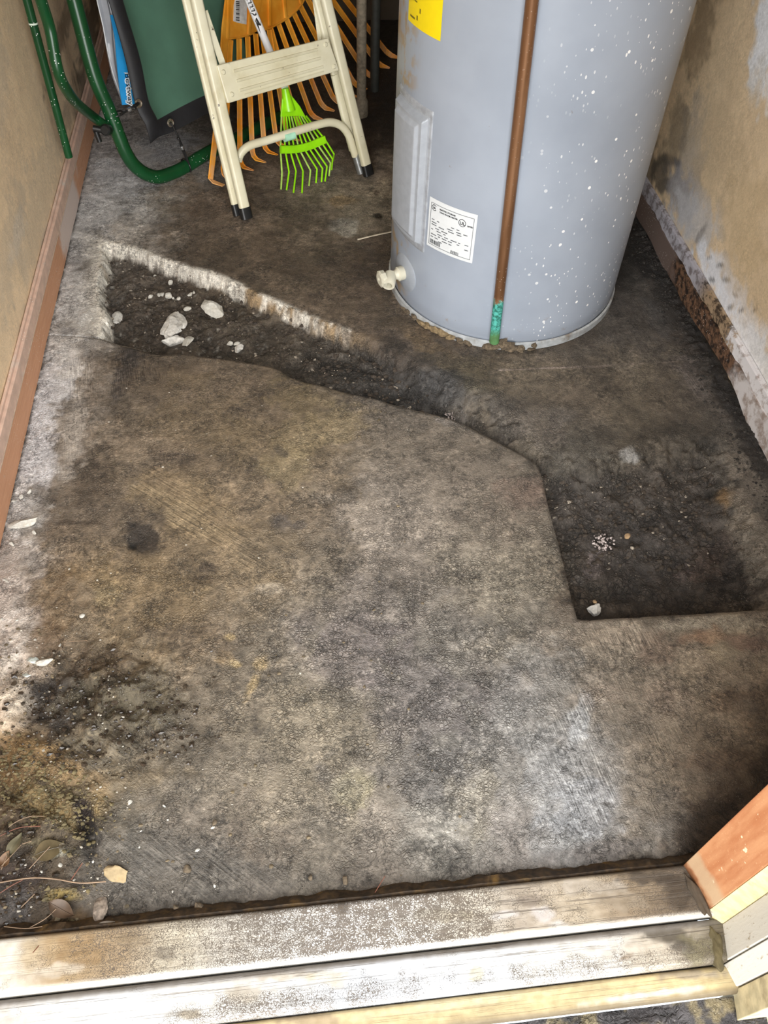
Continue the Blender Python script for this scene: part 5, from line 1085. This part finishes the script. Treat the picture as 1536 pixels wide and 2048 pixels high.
# countless crumbs of soil and grit
def scatter(name, n, region, mat, smin, smax, zf_, label, seed, parent=None):
    r = np.random.default_rng(seed); V0, F0 = ico(1); V = []; F = []; c = 0
    while c < n:
        x = r.uniform(region[0], region[2]); y = r.uniform(region[1], region[3]); i = int((y - gy[0]) / STEP); j = int((x - gx[0]) / STEP)
        if not (0 <= i < len(gy) and 0 <= j < len(gx)): continue
        z = zf_(i, j, r)
        if z is None: continue
        s = smin + (smax - smin) * r.random() ** 3
        v = V0 * (1 + .25 * r.normal(size=(len(V0), 1))).clip(.5, 1.5) * s * np.array([1, r.uniform(.6, 1), .7]) + [x, y, z]
        k_ = len(V) * len(V0); V.append(v); F += [tuple(q + k_ for q in f) for f in F0]; c += 1
    o = mk(name, (np.vstack(V), F), mat, parent); tag(o, label, None if parent else 'soil', kind='stuff'); return o
def z_soil(i, j, r): return zb[i, j] if trench[i, j] > .55 and dF[i, j] < -.004 else None
scatter('soil_crumbs', 2600, (-.55, .85, .94, 2.05), plain('soil_crumb', (62, 54, 46), .9, var=.5, sc=100, bump=.5), .0012, .0075, z_soil, 'loose dark soil crumbs in the trench', 5, floor)
scatter('pale_grit', 420, (-.55, .85, .94, 2.05), plain('pale_grit_stone', (150, 140, 126), .9, var=.4, sc=60), .001, .0045, z_soil, 'pale grit among the soil', 6, floor)
def z_slab(i, j, r): 
    return zf[i, j] if dF[i, j] > .01 and r.random() < (.9 if (U[i, j] < 260 and V_[i, j] > 1250) else .04) else None
scatter('grit', 900, (-.58, .31, .2, 1.3), plain('brown_grit', (98, 86, 66), .8, var=.5, sc=60), .0008, .004, z_slab, 'brown grit and crumbs on the lower left of the slab', 7, floor)
scatter('pale_grit', 500, (-.58, .31, .3, 1.4), plain('white_grit_stone', (168, 162, 150), .8, var=.2, sc=60), .0006, .0026, z_slab, 'white grit on the left of the slab', 8, floor)
def z_gnd(i, j, r): return None
def spots(L):
    def f(i, j, r):
        w = sum(math.exp(-((U[i, j] - x) / a) ** 2 - ((V_[i, j] - y) / b) ** 2) for x, y, a, b in L)
        return zf[i, j] if (dF[i, j] > .01 and r.random() < w) else None
    return f
scatter('moss_crumbs', 900, (-.58, .31, -.2, .75), plain('olive_moss', (92, 82, 56), .85, var=.5, sc=60, bump=.6), .0012, .0048, spots([(110, 1610, 70, 35), (150, 1650, 40, 40), (115, 1790, 40, 12), (70, 1560, 60, 30), (20, 1560, 40, 50), (130, 1850, 25, 15)]), 'olive mossy crumbs heaped in the lower left litter', 9, floor)
scatter('wet_crumbs', 1100, (-.58, .31, -.1, .85), plain('wet_black_dirt', (52, 44, 36), .25, var=.5, sc=60, bump=.6), .0012, .0055, spots([(40, 1700, 70, 60), (30, 1820, 60, 40), (110, 1420, 70, 60), (230, 1400, 110, 60), (330, 1450, 70, 50), (180, 1500, 120, 40), (285, 1075, 36, 32), (180, 960, 55, 60)]), 'wet dark dirt crumbs at the left of the slab', 10, floor)
def z_wall(i, j, r): return zb[i, j] if dF[i, j] < 0 and gx[j] > XR - .07 and r.random() < .9 else None
scatter('black_grit', 900, (XR - .07, .9, XR, 2.3), plain('black_wall_grit', (48, 44, 40), .9, var=.6, sc=60), .001, .0055, z_wall, 'black grit gathered along the right wall', 11, floor)
# leaf litter at lower left
NEED = plain('dry_needle', (128, 106, 84), .6, var=.2); NEED2 = plain('red_brown_needle', (112, 66, 48), .6, var=.2)
needles = [((0, 1672), (40, 1655), (92, 1652)), ((0, 1668), (30, 1645), (60, 1633), (93, 1633)), ((0, 1765), (60, 1756), (110, 1758), (160, 1766), (212, 1763)), ((0, 1786), (25, 1770), (45, 1760)), ((42, 1815), (69, 1788)), ((58, 1856), (90, 1838), (112, 1818)), ((92, 1650), (112, 1638)),
           ((2, 1740), (16, 1707)), ((58, 1738), (100, 1693)), ((142, 1760), (165, 1726)), ((44, 1688), (63, 1682)), ((8, 1853), (50, 1857), (85, 1853)), ((66, 1905), (100, 1865)), ((138, 1283), (175, 1281)), ((0, 1735), (22, 1712), (42, 1690)), ((750, 1785), (770, 1752))]
for i, nd in enumerate(needles):
    P = [fl(x, y, .0075 + .0015 * (k_ % 2) + (.018 if y > 1875 and x < 90 else 0)) for k_, (x, y) in enumerate(nd)]
    single = i in (2, 13, 15)
    o = mk('pine_needle', tube(smooth_path(P, 5), .0006 if i != 2 else .0010, 6), NEED if i % 3 else NEED2, None, True)
    if i == 2: tag(o, 'longest wavy dry stem crossing the litter towards the beige stone chip', 'twig')
    elif i == 13: tag(o, 'thin red brown needle above the paired white stones', 'needle')
    elif i == 15: tag(o, 'single pale needle sticking up by the middle of the sill', 'needle')
    else: tag(o, 'dry pine needle in the leaf litter at the lower left corner', 'needle', 'pine needles in the lower left litter')
def leaf(px, L, Wd, rot, mat, label, z=.006, curl=.004, seed=0):
    p = fl(*px, z); V = []; F = []; n = 10
    for i in range(n + 1):
        s = i / n; w = Wd * math.sin(pi * s ** .8) * .5 + .0003
        for k_, q_ in enumerate((-1, -.5, 0, .5, 1)):
            x = (s - .5) * L; y = q_ * w; zz_ = curl * (q_ * q_) + .003 * math.sin(s * 5 + seed)
            V.append((p[0] + x * cos(rot) - y * sin(rot), p[1] + x * sin(rot) + y * cos(rot), z + zz_))
    for i in range(n):
        for k_ in range(4): a_ = i * 5 + k_; F.append((a_, a_ + 1, a_ + 6, a_ + 5))
    t_ = thing('dry_leaf', label, 'leaf', p)
    mk('blade', solid((V, F), np.array([0, 0, 1.]), .0006), mat, t_, True); mk('midrib', tube([V[i * 5 + 2] + np.array([0, 0, .0006]) for i in range(n + 1)], .0004, 5), mat, t_, True)
    return t_
leaf((31, 1690), .036, .016, R_(70), plain('olive_leaf', (104, 98, 76), .6, var=.2), 'upright pointed olive brown leaf in the lower left litter')
leaf((125, 1820), .042, .022, R_(-30), plain('brown_leaf', (78, 62, 48), .6, var=.2), 'curled brown leaf beside the needles just behind the sill', seed=2)
leaf((205, 1855), .036, .012, R_(15), plain('grey_leaf', (100, 90, 78), .7, var=.2), 'grey leaf pressed against the back edge of the sill', seed=4)
leaf((100, 1700), .045, .030, R_(15), plain('wet_leaf', (84, 74, 54), .3, var=.3), 'broad wet dark leaf at the middle of the lower left litter', z=.003, curl=.001, seed=6)
leaf((10, 1720), .024, .016, R_(60), plain('tan_leaf', (104, 78, 54), .6, var=.2), 'small tan leaf at the very left edge of the litter', seed=3)
# plastic strip on the floor left of the heater
tw = thing('thin_strip', 'thin white strip lying on the floor left of the heater', 'strip', fl(715, 479))
mk('strip', sweep([fl(715, 479, .002), fl(735, 474, .003), fl(752, 470, .002), fl(786, 463, .002)], rrect(.002, .005, .0008, 1), up=(0, 0, 1)), plain('bone_white', (196, 184, 164), .7, dirt=(120, 100, 80), dirt_amt=.4), tw)
